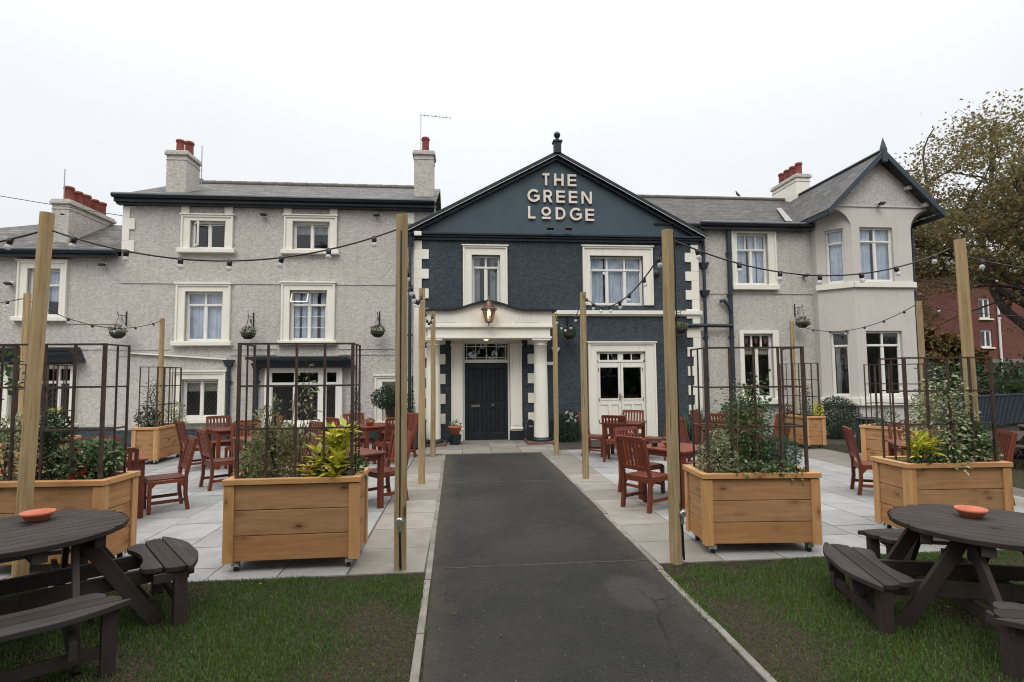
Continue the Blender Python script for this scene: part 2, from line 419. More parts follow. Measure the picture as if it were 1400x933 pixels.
# ------------------------------------------------------------------ ground
def struct(name, mb, m): return tag(mb.build(name, m), kind='structure')
g = MB(); g.poly([(-150,-60,-.06),(200,-60,-.06),(200,300,-.06),(-150,300,-.06)]); struct('ground', g, M['lawn'])
g = MB(); g.prism([(-.17,-3,0),(1.52,-3,0),(1.565,2.8,0),(1.63,4.6,0),(1.71,11.4,0),(-.30,11.4,0),(-.235,4.7,0),(-.20,2.9,0)], (0,0,-.05)); struct('path', g, M['tarmac'])
g = MB(); g.box(-.26, 1.67, 8.39, 8.41, 0, .004, grain=False); g.box(-.23, 1.62, 4.70, 4.715, 0, .004, grain=False); struct('path_joint', g, simple('joint_tar', (.07,.068,.064), .9, .6, 12))
g = MB(); g.box(2.1, 40, 11.75, 13.6, -.05, .004, grain=False); struct('side_road', g, M['tarmac'])
# kerbs
g = MB(); y = -1.0; 
while y < 11.4:
    L = .91; y1 = min(y+L-.012, 11.4)
    for s in (0, 1):
        fx = (lambda q: -.17-.0113*(q+1)-.0) if s == 0 else (lambda q: 1.525+.0158*(q+1))
        j = rnd.uniform(-.005, .005); w_ = .05; a_ = fx(y)+j-(w_ if s == 0 else 0); b_ = fx(y1)+j-(w_ if s == 0 else 0)
        g.prism([(a_,y,.012+j*.6),(a_+w_,y,.012+j*.6),(b_+w_,y1,.012+j*.6),(b_,y1,.012+j*.6)], (0,0,-.06))
    y += L
k_ = struct('kerb', g, M['kerb'])
b = k_.modifiers.new('b', 'BEVEL'); b.width = .006; b.segments = 2
def slabs(name, x0, x1, y0, y1, w, h, m, z=0.0, zt=.006, skip=None, x_edges=None):
    g = MB(); x = x0; i = 0
    while x < x1-.01:
        xe = min(x+w, x1); y = y0 - (h*.5 if i % 2 else 0)
        while y < y1-.01:
            a = max(y, y0); e = min(y+h, y1)
            if e-a > .03 and not (skip and skip((x+xe)/2, (a+e)/2)):
                dz = rnd.uniform(-.0015, .0015); q = .005
                g.box(x+q, xe-q, a+q, e-q, z-.03, z+zt+dz, grain=False)
            y += h
        x += w; i += 1
    return struct(name, g, m)
g = MB(); g.box(-13, -.2, 4.63, 13.6, -.05, -.002, grain=False); g.box(1.58, 7.85, 4.60, 11.75, -.05, -.002, grain=False); g.box(-1.2, 2.12, 11.4, 13.6, -.05, .006, grain=False)
struct('patio_bed', g, M['joint'])
slabs('patio_left', -13.0, -.91, 4.63, 13.6, .549, .60, M['flag'])
slabs('patio_edge_left', -.91, -.295, 4.63, 11.3, .615, .66, M['oldflag'])
slabs('patio_edge_right', 1.675, 2.255, 4.60, 11.75, .58, .60, M['oldflag'])
slabs('patio_right', 2.255, 6.6, 4.60, 11.75, .545, .60, M['flag'], skip=lambda x, y: False)
slabs('patio_margin', 6.6, 7.7, 4.60, 11.75, .55, .60, M['oldflag'], skip=lambda x, y: (x > 7.15 and y < 7) )
slabs('forecourt', -1.2, 2.12, 11.4, 13.35, .62, .42, M['oldflag'], z=.008, zt=.01)
g = MB(); g.box(7.7, 60, 4.6, 11.75, -.05, .002, grain=False); g.box(1.4, 60, -4, 4.6, -.05, -.004, grain=False); g.box(-60, -.1, -4, 4.63, -.05, -.004, grain=False); struct('lawn_soil', g, M['lawn'])
# wall-foot bed beside the wing
g = MB(); g.box(6.2, 12, 13.2, 13.62, -.05, .03, grain=False); struct('flower_bed', g, M['soil'])
# ------------------------------------------------------------------ architecture helpers
def part(mb, name, m, root, bevel=0):
    o = mb.build(name, m, root, bevel)
    o.location = -root.location if root.type == 'EMPTY' else (0,0,0)
    return o
def part_each(mb, name, m, root, bevel=0):
    for p in mb.pieces(): part(p, name, m, root, bevel)
def wall_grid(mb, x0, x1, z0, z1, Y, ops, depth=.16, T=None):
    xs = sorted(set([x0, x1] + [v for o in ops for v in (o[0], o[1]) if x0 < v < x1]))
    zs = sorted(set([z0, z1] + [v for o in ops for v in (o[2], o[3]) if z0 < v < z1]))
    for i in range(len(xs)-1):
        for j in range(len(zs)-1):
            cx = (xs[i]+xs[i+1])/2; cz = (zs[j]+zs[j+1])/2
            if any(o[0] < cx < o[1] and o[2] < cz < o[3] for o in ops): continue
            mb.add([(xs[i],Y,zs[j]),(xs[i+1],Y,zs[j]),(xs[i+1],Y,zs[j+1]),(xs[i],Y,zs[j+1])], [(0,1,2,3)], None, False, T)
    for a, b, c, d in ops:
        for q in ([(a,Y,c),(a,Y,d),(a,Y+depth,d),(a,Y+depth,c)], [(b,Y,d),(b,Y,c),(b,Y+depth,c),(b,Y+depth,d)],
                  [(a,Y,d),(b,Y,d),(b,Y+depth,d),(a,Y+depth,d)], [(b,Y,c),(a,Y,c),(a,Y+depth,c),(b,Y+depth,c)]):
            mb.add(q, [(0,1,2,3)], None, False, T)
def closed(mb, x0, x1, y0, y1, z0, z1, front=False):
    # plain back, sides and floor of a block (front separately)
    for q in ([(x0,y1,z0),(x0,y1,z1),(x1,y1,z1),(x1,y1,z0)], [(x0,y0,z0),(x0,y0,z1),(x0,y1,z1),(x0,y1,z0)], [(x1,y0,z0),(x1,y1,z0),(x1,y1,z1),(x1,y0,z1)]):
        mb.poly(q)
def surround(mb, X0, X1, Z0, Z1, Y, l, r, t, T=None, head=True, bot=0):
    p = .045
    mb.box(X0-l, X0, Y-p, Y+.02, Z0-bot, Z1+t, T); mb.box(X1, X1+r, Y-p, Y+.02, Z0-bot, Z1+t, T)
    if t: mb.box(X0, X1, Y-p, Y+.02, Z1, Z1+t, T)
    # inner bead and outer moulding, stood proud
    e = .03; q = .075
    if l > .12:
        mb.box(X0-l, X0-l+.045, Y-q, Y-p-.002+.004, Z0-bot, Z1+t, T)
        mb.box(X1+r-.045, X1+r, Y-q, Y-p+.002, Z0-bot, Z1+t, T)
        mb.box(X0-l+.045, X1+r-.045, Y-q, Y-p+.002, Z1+t-.045, Z1+t, T)
        if head: mb.box(X0-l-.03, X1+r+.03, Y-.10, Y+.02, Z1+t+.001, Z1+t+.035, T)
def win(root, X0, X1, Z0, Z1, Y, cols=2, tr=None, sur=(.2,.2,.16), sill=.1, curtain=None, lattice=False, T=None, fw=.05, topcols=None,
        mull=None, name='window', label=None, head=True, half=None, skip_pane=None, sillx=.06, bars=False):
    f = MB(); yf = Y+.075; dp = .055
    topcols = topcols or cols
    f.box(X0, X0+fw, yf, yf+dp, Z0, Z1, T); f.box(X1-fw, X1, yf, yf+dp, Z0, Z1, T)
    f.box(X0+fw, X1-fw, yf, yf+dp, Z0, Z0+fw, T); f.box(X0+fw, X1-fw, yf, yf+dp, Z1-fw, Z1, T)
    xs = [X0 + (X1-X0)*i/cols for i in range(cols+1)] if mull is None else [X0]+list(mull)+[X1]
    txs = [X0 + (X1-X0)*i/topcols for i in range(topcols+1)] if mull is None else xs
    zt = tr if tr else Z1-fw
    for x in xs[1:-1]: f.box(x-fw*.5, x+fw*.5, yf+.002, yf+dp-.002, Z0+fw, zt, T)
    if tr:
        f.box(X0+fw, X1-fw, yf-.008, yf+dp, tr-fw*.45, tr+fw*.45, T)
        for x in txs[1:-1]: f.box(x-fw*.45, x+fw*.45, yf+.002, yf+dp-.002, tr+fw*.45, Z1-fw, T)
    # casement stiles
    for i in range(len(xs)-1):
        a = xs[i]+(fw if i == 0 else fw*.5); b = xs[i+1]-(fw if i == len(xs)-2 else fw*.5); q = .018
        f.box(a, a+q, yf+.012, yf+dp-.012, Z0+fw, zt-.02, T); f.box(b-q, b, yf+.012, yf+dp-.012, Z0+fw, zt-.02, T)
        f.box(a+q, b-q, yf+.012, yf+dp-.012, Z0+fw, Z0+fw+q, T); f.box(a+q, b-q, yf+.012, yf+dp-.012, zt-.02-q, zt-.02, T)
        if bars:
            for k in (1, 2): zz = Z0+fw+(zt-Z0-fw)*k/3; f.box(a+q, b-q, yf+.02, yf+dp-.02, zz-.006, zz+.006, T)
    w = part(f, name, M['white'], root, .004)
    if label: w['label'] = label
    if sur:
        s = MB(); surround(s, X0, X1, Z0, Z1, Y, *sur, T=T, head=head); part(s, 'surround', M['cream'], w, .006)
    if sill:
        s = MB(); l, r = (sur[0], sur[1]) if sur else (.03, .03)
        s.box(X0-l-sillx, X1+r+sillx, Y-.13, Y+.08, Z0-sill-.01, Z0-.002, T); part(s, 'sill', M['cream'], w, .012)
    s = MB(); s.add([(X0+fw*.5,yf+.03,Z0+fw*.5),(X1-fw*.5,yf+.03,Z0+fw*.5),(X1-fw*.5,yf+.03,Z1-fw*.5),(X0+fw*.5,yf+.03,Z1-fw*.5)], [(0,1,2,3)], None, False, T); part(s, 'pane', M['glass'], w)
    if curtain:
        m, za, zb, segs = curtain
        s = MB(); vs = []; n = 60; fs = []
        spans = segs or [(X0, X1)]
        for (a, b) in spans:
            base = len(vs)
            ph = rnd.random()*6
            for i in range(n+1):
                x = a+(b-a)*i/n; wv = .022*math.sin(x*75+ph)+.012*math.sin(x*31+ph*2)
                vs += [(x, yf+.10+wv, za), (x, yf+.10+wv*.7, zb)]
            for i in range(n): fs.append((base+2*i, base+2*i+2, base+2*i+3, base+2*i+1))
        s.add(vs, fs, None, True, T); part(s, 'curtain', m, w)
    if half:
        m, za, zb = half
        s = MB(); s.box(X0+.02, X1-.02, yf+.07, yf+.075, za, zb, T); part(s, 'blind', m, w)
    if lattice:
        s = MB(); za = Z0+fw; yl = yf+.022
        for i in range(len(xs)-1):
            a = xs[i]+fw*.7; b = xs[i+1]-fw*.7; st = .085; hh = .13
            k = -40
            W = b-a; H = zt-za
            # diagonal lines z = +-(hh/st) x + c
            sl = hh/st; c = -H-sl*W
            while c < H+sl*W:
                for sg in (1, -1):
                    pts = []
                    for x in (0, W):
                        z = sg*sl*x+c
                        if 0 <= z <= H: pts.append((x, z))
                    for z in (0, H):
                        x = (z-c)/(sg*sl)
                        if 0 < x < W: pts.append((x, z))
                    if len(pts) >= 2:
                        p, q = pts[0], pts[1]
                        pa = Vector((a+p[0], yl, za+p[1])); qa = Vector((a+q[0], yl, za+q[1]))
                        if (pa-qa).length > .02:
                            d = (qa-pa).normalized(); nrm = Vector((-d.z, 0, d.x))*.0035
                            s.add([pa-nrm, qa-nrm, qa+nrm, pa+nrm], [(0,1,2,3)], None, False, T)
                c += hh
        part(s, 'lattice', M['lattice'], w)
    return w
def quoins(mb, x_out, w1, w2, z0, z1, side, Y, h=.245, wide_first=True, T=None):
    z = z0; k = 0 if wide_first else 1
    while z < z1-.02:
        w = w1 if k % 2 == 0 else w2; ze = min(z+h, z1)
        a, b = (x_out, x_out+w) if side > 0 else (x_out-w, x_out)
        mb.box(a, b, Y-.035, Y+.02, z, ze-(.0 if k % 2 else 0), T)
        z += h; k += 1
def gutter(mb, x0, x1, y, z):
    mb.box(x0, x1, y+.06, y+.12, z-.20, z-.02)             # fascia
    mb.tube([(x0, y, z-.06), (x1, y, z-.06)], .062, 10)
def roof_slope(mb, pts, th=.05, T=None):
    n = (Vector(pts[1])-Vector(pts[0])).cross(Vector(pts[2])-Vector(pts[0])).normalized()
    mb.prism(pts, -n*th if n.z > 0 else n*th, None, T)
YL = 13.6
# ================================================================== three storey rendered house
H = thing('rendered_house', 'three storey grey pebbledashed house with cream window surrounds left of the blue pub', 'building', (-4.5, 13.6, 0))
w = MB()
openL = [(-6.45,-5.64,4.72,5.40), (-4.07,-3.19,4.72,5.43), (-6.52,-5.66,2.49,3.68), (-4.11,-3.23,2.50,3.73), (-6.54,-5.71,.67,1.59), (-4.55,-2.90,.50,1.80), (-1.89,-1.32,.54,1.49)]
wall_grid(w, -8, -1.125, 0, 5.95, YL, openL)
closed(w, -8, -1.125, YL, 19.6, 0, 5.95)
for x in (-8, -1.125): w.poly([(x,YL,5.95),(x,16.6,7.30),(x,19.6,5.95)])
w.poly([(-8,19.6,5.95),(-8,16.6,7.3),(-1.125,16.6,7.3),(-1.125,19.6,5.95)])
w.poly([(-1.125,13.6,0),(-.6,13.6,0),(-.6,13.6,5.9),(-1.125,13.6,5.9)])
part(w, 'wall', M['wall'], H)
w = MB(); roof_slope(w, [(-8.08,13.38,5.93),(-.60,13.38,5.93),(-.60,16.6,7.37),(-8.08,16.6,7.37)]); roof_slope(w, [(-.60,19.8,5.93),(-8.08,19.8,5.93),(-8.08,16.6,7.37),(-.60,16.6,7.37)])
rf = part(w, 'roof', M['slate'], H)
w = MB(); x = -8.08
while x < -1.3:
    w.tube([(x,16.6,7.385),(x+.44,16.6,7.385)], [.075,.085], 10); x += .44
part(w, 'ridge_tile', M['ridge'], rf)
w = MB(); gutter(w, -8.10, -.62, 13.33, 5.98); w.box(-8.08,-.64,13.45,13.6,5.74,5.80); part(w, 'gutter', M['navy'], H, .004)
w = MB(); quoins(w, -7.99, .28, .16, 4.62, 5.72, 1, YL, .27); w.box(-1.42,-1.13,YL-.03,YL+.02,5.42,5.70); part_each(w, 'quoin', M['cream'], H, .008)
w = MB()
for z in (3.87, 2.29, 2.15): 
    for a, b in ((-7.98,-6.75),(-5.5,-4.3),(-3.03,-1.14)) if z > 3 else ((-7.98,-6.85),(-5.48,-4.4),(-2.95,-1.14)): w.box(a, b, YL-.018, YL+.01, z, z+.022)
part_each(w, 'string_course', M['wall'], H)
w = MB(); w.box(-8, -1.13, YL-.03, YL+.01, 0, .42); part(w, 'plinth', M['navy_wall'], H)
def pil(root, a, b, z0, z1):
    s = MB()
    for x in (a, b): s.box(x, x+.18, YL-.05, YL+.01, z0, z1)
    part_each(s, 'pilaster', M['cream'], root)
W1 = win(H, -6.45,-5.64,4.72,5.40, YL, sur=(.2,.18,.13), half=(M['blind'], 5.38, 5.4), label='top floor window with its left casement open')
pil(W1, -6.66, -5.66, 5.57, 5.76)
s = MB(); T_ = Matrix.Translation((-6.40, YL+.07, 0)) @ Matrix.Rotation(R(-52), 4, 'Z')
for a, b, c, d in ((0,.33,4.77,4.805),(0,.33,5.315,5.35),(0,.035,4.805,5.315),(.295,.33,4.805,5.315)): s.box(a, b, -.02, .02, c, d, T_)
part(s, 'open_casement', M['white'], W1, .003)
W2 = win(H, -4.07,-3.19,4.72,5.43, YL, sur=(.2,.18,.13), curtain=(M['drape'], 5.15, 5.4, None)); pil(W2, -4.28, -3.19, 5.60, 5.76)
win(H, -6.52,-5.66,2.49,3.68, YL, tr=3.37, sur=(.2,.18,.17), curtain=(M['curtain'], 2.5, 3.66, None), bars=False)
W4 = win(H, -4.11,-3.23,2.50,3.73, YL, tr=3.38, sur=(.19,.19,.17), curtain=(M['curtain'], 2.5, 3.7, [(-4.1,-3.92),(-3.86,-3.5),(-3.42,-3.24)]), bars=True, label='first floor window with its top left light ajar')
s = MB(); T_ = Matrix.Translation((0, YL+.06, 3.70)) @ Matrix.Rotation(R(-25), 4, 'X')
for a, b, c, d in ((-4.09,-3.68,-.30,-.27),(-4.09,-3.68,-.03,0),(-4.09,-4.06,-.27,-.03),(-3.71,-3.68,-.27,-.03)): s.box(a, b, -.015, .015, c, d, T_)
part(s, 'open_light', M['white'], W4, .003)
win(H, -6.54,-5.71,.67,1.59, YL, sur=(.2,.17,.17), half=(M['blind'], 1.30, 1.55), lattice=True)
# box bay window with canopy
BW = win(H, -4.55,-2.90,.50,1.80, YL-.16, mull=(-3.93,-3.30), tr=1.46, sur=None, sill=.07, lattice=True, fw=.075, label='wide leaded ground floor window under a navy canopy')
s = MB(); s.box(-4.62,-4.55,YL-.14,YL,.45,1.83); s.box(-2.90,-2.83,YL-.14,YL,.45,1.83); s.box(-4.62,-2.83,YL-.12,YL,1.80,1.84); s.box(-3.40,-3.20,YL-.10,YL-.03,.55,1.78); s.box(-4.62,-2.83,YL-.15,YL,.38,.43); part(s, 'bay_cheek', M['white'], BW)
def canopy(root, x0, x1, z0, z1):
    s = MB(); Y = YL
    s.prism([(x0+.14,Y,z0),(x0+.14,Y-.30,z0),(x0+.10,Y-.34,z0+.16),(x0+.02,Y-.42,z0+.22),(x0,Y-.44,z1-.02),(x0,Y,z1+.03)], (x1-x0-.0,0,0))
    s.box(x0-.02, x1+.02, Y-.47, Y-.40, z1-.07, z1)
    return part(s, 'canopy', M['navy'], root, .004)
canopy(H, -4.93, -2.66, 1.84, 2.10)
win(H, -1.89,-1.32,.54,1.49, YL, cols=1, sur=(.18,.14,.14), half=(M['blind'], 1.25, 1.45), lattice=True)
s = MB(); s.beam((-7.72,YL-.05,2.22),(-5.52,YL-.05,2.06),.06,.035); part(s, 'conduit', M['cream'], H)
def downpipe(root, x, y, z0, z1, hop=None, r=.04, name='downpipe'):
    s = MB(); s.tube([(x,y,z0),(x,y,z1)], r, 10)
    z = z0+.3
    while z < z1: s.tube([(x,y,z),(x,y,z+.05)], r*1.25, 10); s.box(x-.07,x+.07,y+.01,y+.06,z,z+.03); z += 1.1
    for hz in (hop or []): s.prism([(x-.12,y-.08,hz+.16),(x+.12,y-.08,hz+.16),(x+.06,y-.05,hz),(x-.06,y-.05,hz)], (0,.14,0))
    return part(s, name, M['pipe'], root)
downpipe(H, -5.47, YL-.06, .1, 1.88, [1.88])
downpipe(H, -4.83, YL-.06, .1, 1.80, [1.80])
# chimneys
def chimney(root, x0, x1, y0, y1, z0, z1, pots, m, name='chimney', aerial=None):
    s = MB(); s.box(x0, x1, y0, y1, z0, z1-.10, grain=False)
    c = part(s, name, m, root)
    s = MB(); s.box(x0-.045, x1+.045, y0-.045, y1+.045, z1-.13, z1-.05, grain=False); s.box(x0-.02, x1+.02, y0-.02, y1+.02, z1-.05, z1, grain=False); s.box(x0-.015, x1+.015, y0-.015, y1+.015, z1-.26, z1-.23, grain=False)
    part(s, 'chimney_cap', M['stone'], c, .015)
    for (px, py, r, h) in pots:
        s = MB(); s.lathe((px,py,z1-.02), [(r*1.05,0),(r,.05),(r*.92,h*.75),(r*.95,h*.8),(r*1.12,h*.84),(r*1.12,h*.93),(r*.98,h),(r*.8,h),(r*.75,h*.8)], 16)
        part(s, 'chimney_pot', M['terra'], c)
    return c
c1 = chimney(H, -7.34, -6.86, 14.15, 14.85, 6.0, 7.36, [(-7.12,14.35,.095,.36),(-7.06,14.68,.105,.46)], M['stone'])
c2 = chimney(H, -1.22, -.70, 14.45, 14.95, 5.9, 7.68, [(-.93,14.68,.10,.46)], M['stone'])
s = MB(); s.box(-1.23,-.69,14.38,14.45,6.33,6.40); s.box(-7.36,-6.84,14.05,14.15,6.20,6.25); part_each(s, 'lead_flashing', M['lead'], H)
def aerial(loc, h, arm, label):
    a = thing('roof_aerial', label, 'aerial', loc, group='thin aerials on the chimneys')
    s = MB(); s.tube([(0,0,0),(0,0,h)], .012, 6); s.box(-.05,.05,-.02,.02,.1,.13); s.build('mast', M['galv'], a)
    if arm:
        s = MB(); s.tube([(-.03,0,h-.02),(arm,0,h-.08)], .010, 6)
        for k in range(9): x = arm*k/8; s.tube([(x,-.12,h-.02-.06*k/8),(x,.12,h-.02-.06*k/8)], .004, 4)
        s.build('arm', M['galv'], a)
    return a
aerial((-1.06,14.7,7.3), 1.50, .80, 'tall aerial with a level arm on the right chimney of the three storey house')
aerial((-6.75,14.7,6.7), 1.02, 0, 'thin straight aerial beside the left chimney of the three storey house')
# ================================================================== low house far left
L_ = thing('low_house', 'lower two storey grey pebbledashed house at the far left with a slate roof', 'building', (-11, 13.6, 0))
w = MB(); openF = [(-10.02,-9.31,3.07,4.20), (-10.30,-8.98,.60,1.93), (-13.2,-12.4,3.07,4.2)]
wall_grid(w, -14.5, -8.0, 0, 4.52, YL, openF); closed(w, -14.5, -8.0, YL, 18, 0, 4.52); part(w, 'wall', M['wall'], L_)
w = MB(); e = 4.60
roof_slope(w, [(-14.7,13.40,e),(-8.0,13.40,e),(-8.0,15.6,5.80),(-11.2,15.6,5.80)]); roof_slope(w, [(-8.0,18,e),(-14.7,18,e),(-11.2,15.6,5.80),(-8.0,15.6,5.80)]); roof_slope(w, [(-14.7,18,e),(-14.7,13.4,e),(-11.2,15.6,5.8)])
part(w, 'roof', M['slate'], L_)
w = MB(); gutter(w, -14.7, -8.0, 13.34, 4.64); part(w, 'gutter', M['navy'], L_, .004)
win(L_, -10.02,-9.31,3.07,4.20, YL, tr=3.82, sur=(.2,.16,.17), curtain=(M['curtain'], 3.45, 4.18, None))
win(L_, -10.30,-8.98,.60,1.93, YL-.02, mull=(-9.98,-9.3), tr=1.55, sur=(.17,.12,.03), sill=.07, lattice=True, fw=.07, head=False)
win(L_, -13.2,-12.4,3.07,4.20, YL, tr=3.82, sur=(.2,.16,.17), curtain=(M['curtain'], 3.1, 4.18, None))
canopy(L_, -10.62, -8.82, 2.0, 2.33)
w = MB(); w.box(-14.5, -8.0, YL-.03, YL+.01, 0, .50); part(w, 'plinth', M['navy_wall'], L_)
w = MB()
for z in (2.90, 2.3): w.box(-9.1,-8.0, YL-.018, YL+.01, z, z+.022)
part_each(w, 'string_course', M['wall'], L_)
c3 = chimney(L_, -9.86, -9.47, 14.0, 15.72, 4.7, 6.0, [(-9.66,14.25+.31*i,.105,.40-.02*(i % 2)) for i in range(5)], M['stone'])
aerial((-9.62,14.02,5.5), 1.25, 0, 'thin straight aerial on the chimney of the low house at the far left')
sd = thing('satellite_dish', 'small round satellite dish at the foot of the far left chimney', 'satellite dish', (-9.40,15.5,5.62))
s = MB(); T_ = Matrix.Rotation(R(75), 4, 'X') @ Matrix.Rotation(R(20), 4, 'Y'); s.lathe((0,0,0), [(.02,.05),(.12,.03),(.2,-.01),(.205,-.015),(.2,-.02),(.1,.02),(.01,.035)], 20, T=T_); s.build('dish', M['rust'], sd)
s = MB(); s.tube([(0,0,0),(0,.1,-.25)], .015, 6); s.tube([(0,0,-.05),(.02,-.25,-.08)], .008, 6); s.build('arm', M['galv'], sd)
# ================================================================== blue gabled pub
YG = 13.5
P_ = thing('gabled_pub', 'dark blue rendered pub with a wide pediment gable, cream quoins and a columned porch', 'building', (2.5, 13.5, 0))
w = MB(); openG = [(.29,1.0,3.30,4.63), (3.29,4.68,3.38,4.65), (3.42,4.68,0,2.20), (.06,1.23,0,2.46)]
wall_grid(w, -1.12, 6.14, 0, 5.0, YG, openG, .12); closed(w, -1.12, 6.14, YG, 20, 0, 5.0); w.poly([(-1.12,20,5),(2.5,20,7.1),(6.14,20,5)])
part(w, 'wall', M['navy_wall'], P_)
ax, az = 2.46, 7.20
w = MB(); w.prism([(-1.16,YG-.02,5.15),(6.18,YG-.02,5.15),(6.18,YG-.02,5.22),(ax,YG-.02,az-.05),(-1.16,YG-.02,5.22)], (0,.2,0)); part(w, 'pediment', M['slab_navy'], P_)
w = MB(); w.box(-1.14,6.16,YG-.06,YG+.1,4.99,5.06); w.box(-1.17,6.19,YG-.11,YG+.1,5.06,5.11); w.box(-1.21,6.23,YG-.16,YG+.1,5.11,5.165)
part(w, 'cornice', M['navy'], P_, .006)
w = MB(); yv = YG-.22
def rake(mb, xa, za, xb, zb, th, y0, y1):
    d = Vector((xb-xa, 0, zb-za)).normalized(); n = Vector((-d.z, 0, d.x)); n = n if n.z > 0 else -n
    p = [Vector((xa,y0,za)), Vector((xb,y0,zb))]
    mb.prism([p[0], p[1], p[1]+Vector((0,0,th)), p[0]+Vector((0,0,th))], (0, y1-y0, 0))
for sx, xe in ((-1, -1.36), (1, 6.30)):
    rake(w, xe, 5.12, ax, az-.02, .11, yv, YG+.1); rake(w, xe, 5.02, ax, az-.11, .09, YG-.12, YG+.1)
part(w, 'raking_cornice', M['navy'], P_, .006)
w = MB()
for sx, xe in ((-1, -1.36), (1, 6.30)): rake(w, xe, 5.118, ax, az-.022, .010, yv-.005, yv+.004)
part(w, 'gable_trim', M['white'], P_)
w = MB()
for sx, xe in ((-1, -1.42), (1, 6.36)):
    pts = [(xe,yv+.03,5.19),(ax,yv+.03,az+.10),(ax,20.1,az+.10),(xe,20.1,5.19)]
    if sx > 0: pts = pts[::-1]
    roof_slope(w, pts, .06)
part(w, 'roof', M['slate2'], P_)
w = MB(); w.box(ax-.09,ax+.09,yv-.05,yv+.13,az+.02,az+.30); w.box(ax-.12,ax+.12,yv-.08,yv+.16,az+.30,az+.34)
w.lathe((ax,yv+.04,az+.33), [(.05,0),(.03,.04),(.055,.06),(.035,.09),(.06,.11),(.085,.16),(.085,.20),(.05,.25),(.0,.27)], 16); part(w, 'finial', M['navy'], P_, .006)
w = MB(); quoins(w, -1.14, .37, .20, .1, 4.97, 1, YG); quoins(w, 6.16, .36, .20, .1, 4.97, -1, YG); 
for k in range(5): z = .45+k*.485; w.box(1.67,1.90,YG-.03,YG+.02,z,z+.25); w.box(-.60,-.36,YG-.03,YG+.02,z,z+.25)
part_each(w, 'quoin', M['cream'], P_, .008)
w = MB(); w.box(2.18,6.20,YG-.09,YG+.01,3.14,3.24); w.box(2.18,6.20,YG-.04,YG+.01,3.10,3.14); part(w, 'string_course', M['cream'], P_, .006)
win(P_, .29,1.0,3.30,4.63, YG, tr=4.33, sur=(.22,.18,.22), sill=0, curtain=(M['drape'], 3.3, 4.6, [(.33,.5),(.75,.97)]))
win(P_, 3.29,4.68,3.38,4.65, YG, cols=3, tr=4.30, sur=(.19,.25,.23), sill=0, curtain=(M['curtain'], 3.4, 4.63, [(3.3,3.68),(3.72,4.22),(4.28,4.67)]))
# french doors
fd = MB(); surround(fd, 3.42, 4.68, 0, 2.20, YG, .22, .27, .22)
FD = part(fd, 'french_door', M['cream'], P_, .006); FD['label'] = 'cream double french doors with glazed upper halves'
d = MB(); y0 = YG+.03
d.box(3.42,4.68,y0-.01,y0+.05,1.93,1.99); d.box(3.42,4.68,y0-.01,y0+.05,2.15,2.2); d.box(3.42,3.46,y0-.01,y0+.05,0,2.2); d.box(4.64,4.68,y0-.01,y0+.05,0,2.2)
for x in (3.46,3.98,4.58): d.box(x, x+(.14 if x == 3.98 else .06), y0, y0+.045, 1.99, 2.15)
for x in (3.735,4.34): d.box(x-.015, x+.015, y0+.005, y0+.04, 1.99, 2.15)
part(d, 'door_frame', M['cream'], FD, .003)
for i, (a, b) in enumerate(((3.46,4.045),(4.055,4.64))):
    d = MB(); st = .06
    d.box(a, a+st, y0, y0+.045, .02, 1.92); d.box(b-st, b, y0, y0+.045, .02, 1.92)
    for c, e in ((.02,.20),(.86,1.0),(1.80,1.92)): d.box(a+st, b-st, y0, y0+.045, c, e)
    m_ = (a+b)/2; d.box(m_-.035, m_+.035, y0, y0+.045, .20, .86)
    for c, e in ((a+st, m_-.035),(m_+.035, b-st)): d.box(c+.002, e-.002, y0+.018, y0+.03, .202, .858)
    d.box(a+st+.0, b-st, y0-.012, y0, .98, 1.02)
    part(d, 'door_leaf', M['cream'], FD, .004)
d = MB(); d.box(3.46,4.64,y0+.022,y0+.026,.9,2.16); part(d, 'pane', M['glass'], FD)
d = MB(); d.box(4.0,4.03,y0-.02,y0,.98,1.14); d.beam((4.015,y0-.035,1.07),(4.09,y0-.035,1.07),.015,.015)
for z in (.95,1.7,.4): d.box(3.47,3.49,y0-.01,y0,z,z+.09); d.box(4.61,4.63,y0-.01,y0,z,z+.09)
part(d, 'handle', M['brass'], FD)
# entrance
ED = MB(); z0 = .04
for a, b in ((-.22,.06),(1.23,1.52)):
    ED.box(a, b, YG-.07, YG+.01, .02, 2.44); ED.box(a-.02, b+.02, YG-.09, YG+.01, .30, .34)
    ED.box(a+.06, b-.06, YG-.082, YG-.065, .40, 2.30); ED.box(a-.02, b+.02, YG-.09, YG+.01, 2.36, 2.41)
ED.box(-.22,1.52,YG-.06,YG+.02,2.44,2.56)
ent = part(ED, 'doorcase', M['cream'], P_, .006)
d = MB(); d.box(1.21,1.54,YG-.10,YG+.01,.02,.27); part(d, 'plinth_block', M['navy'], ent, .004)
d = MB(); y0 = YG+.10
d.box(.06,.11,y0-.02,y0+.04,.02,2.46); d.box(1.18,1.23,y0-.02,y0+.04,.02,2.46); d.box(.11,1.18,y0-.02,y0+.04,1.94,2.02); d.box(.11,1.18,y0-.02,y0+.04,2.41,2.46)
for x in (.155,.38,.64,.89,1.12): d.box(x,x+.014,y0-.005,y0+.02,2.02,2.41)
for z in (2.06,2.34): d.box(.11,1.18,y0-.004,y0+.018,z,z+.014)
fr = part(d, 'fanlight_frame', M['white'], ent, .003)
d = MB(); d.box(.11,1.18,y0+.022,y0+.026,2.02,2.41); part(d, 'pane', M['glass'], ent)
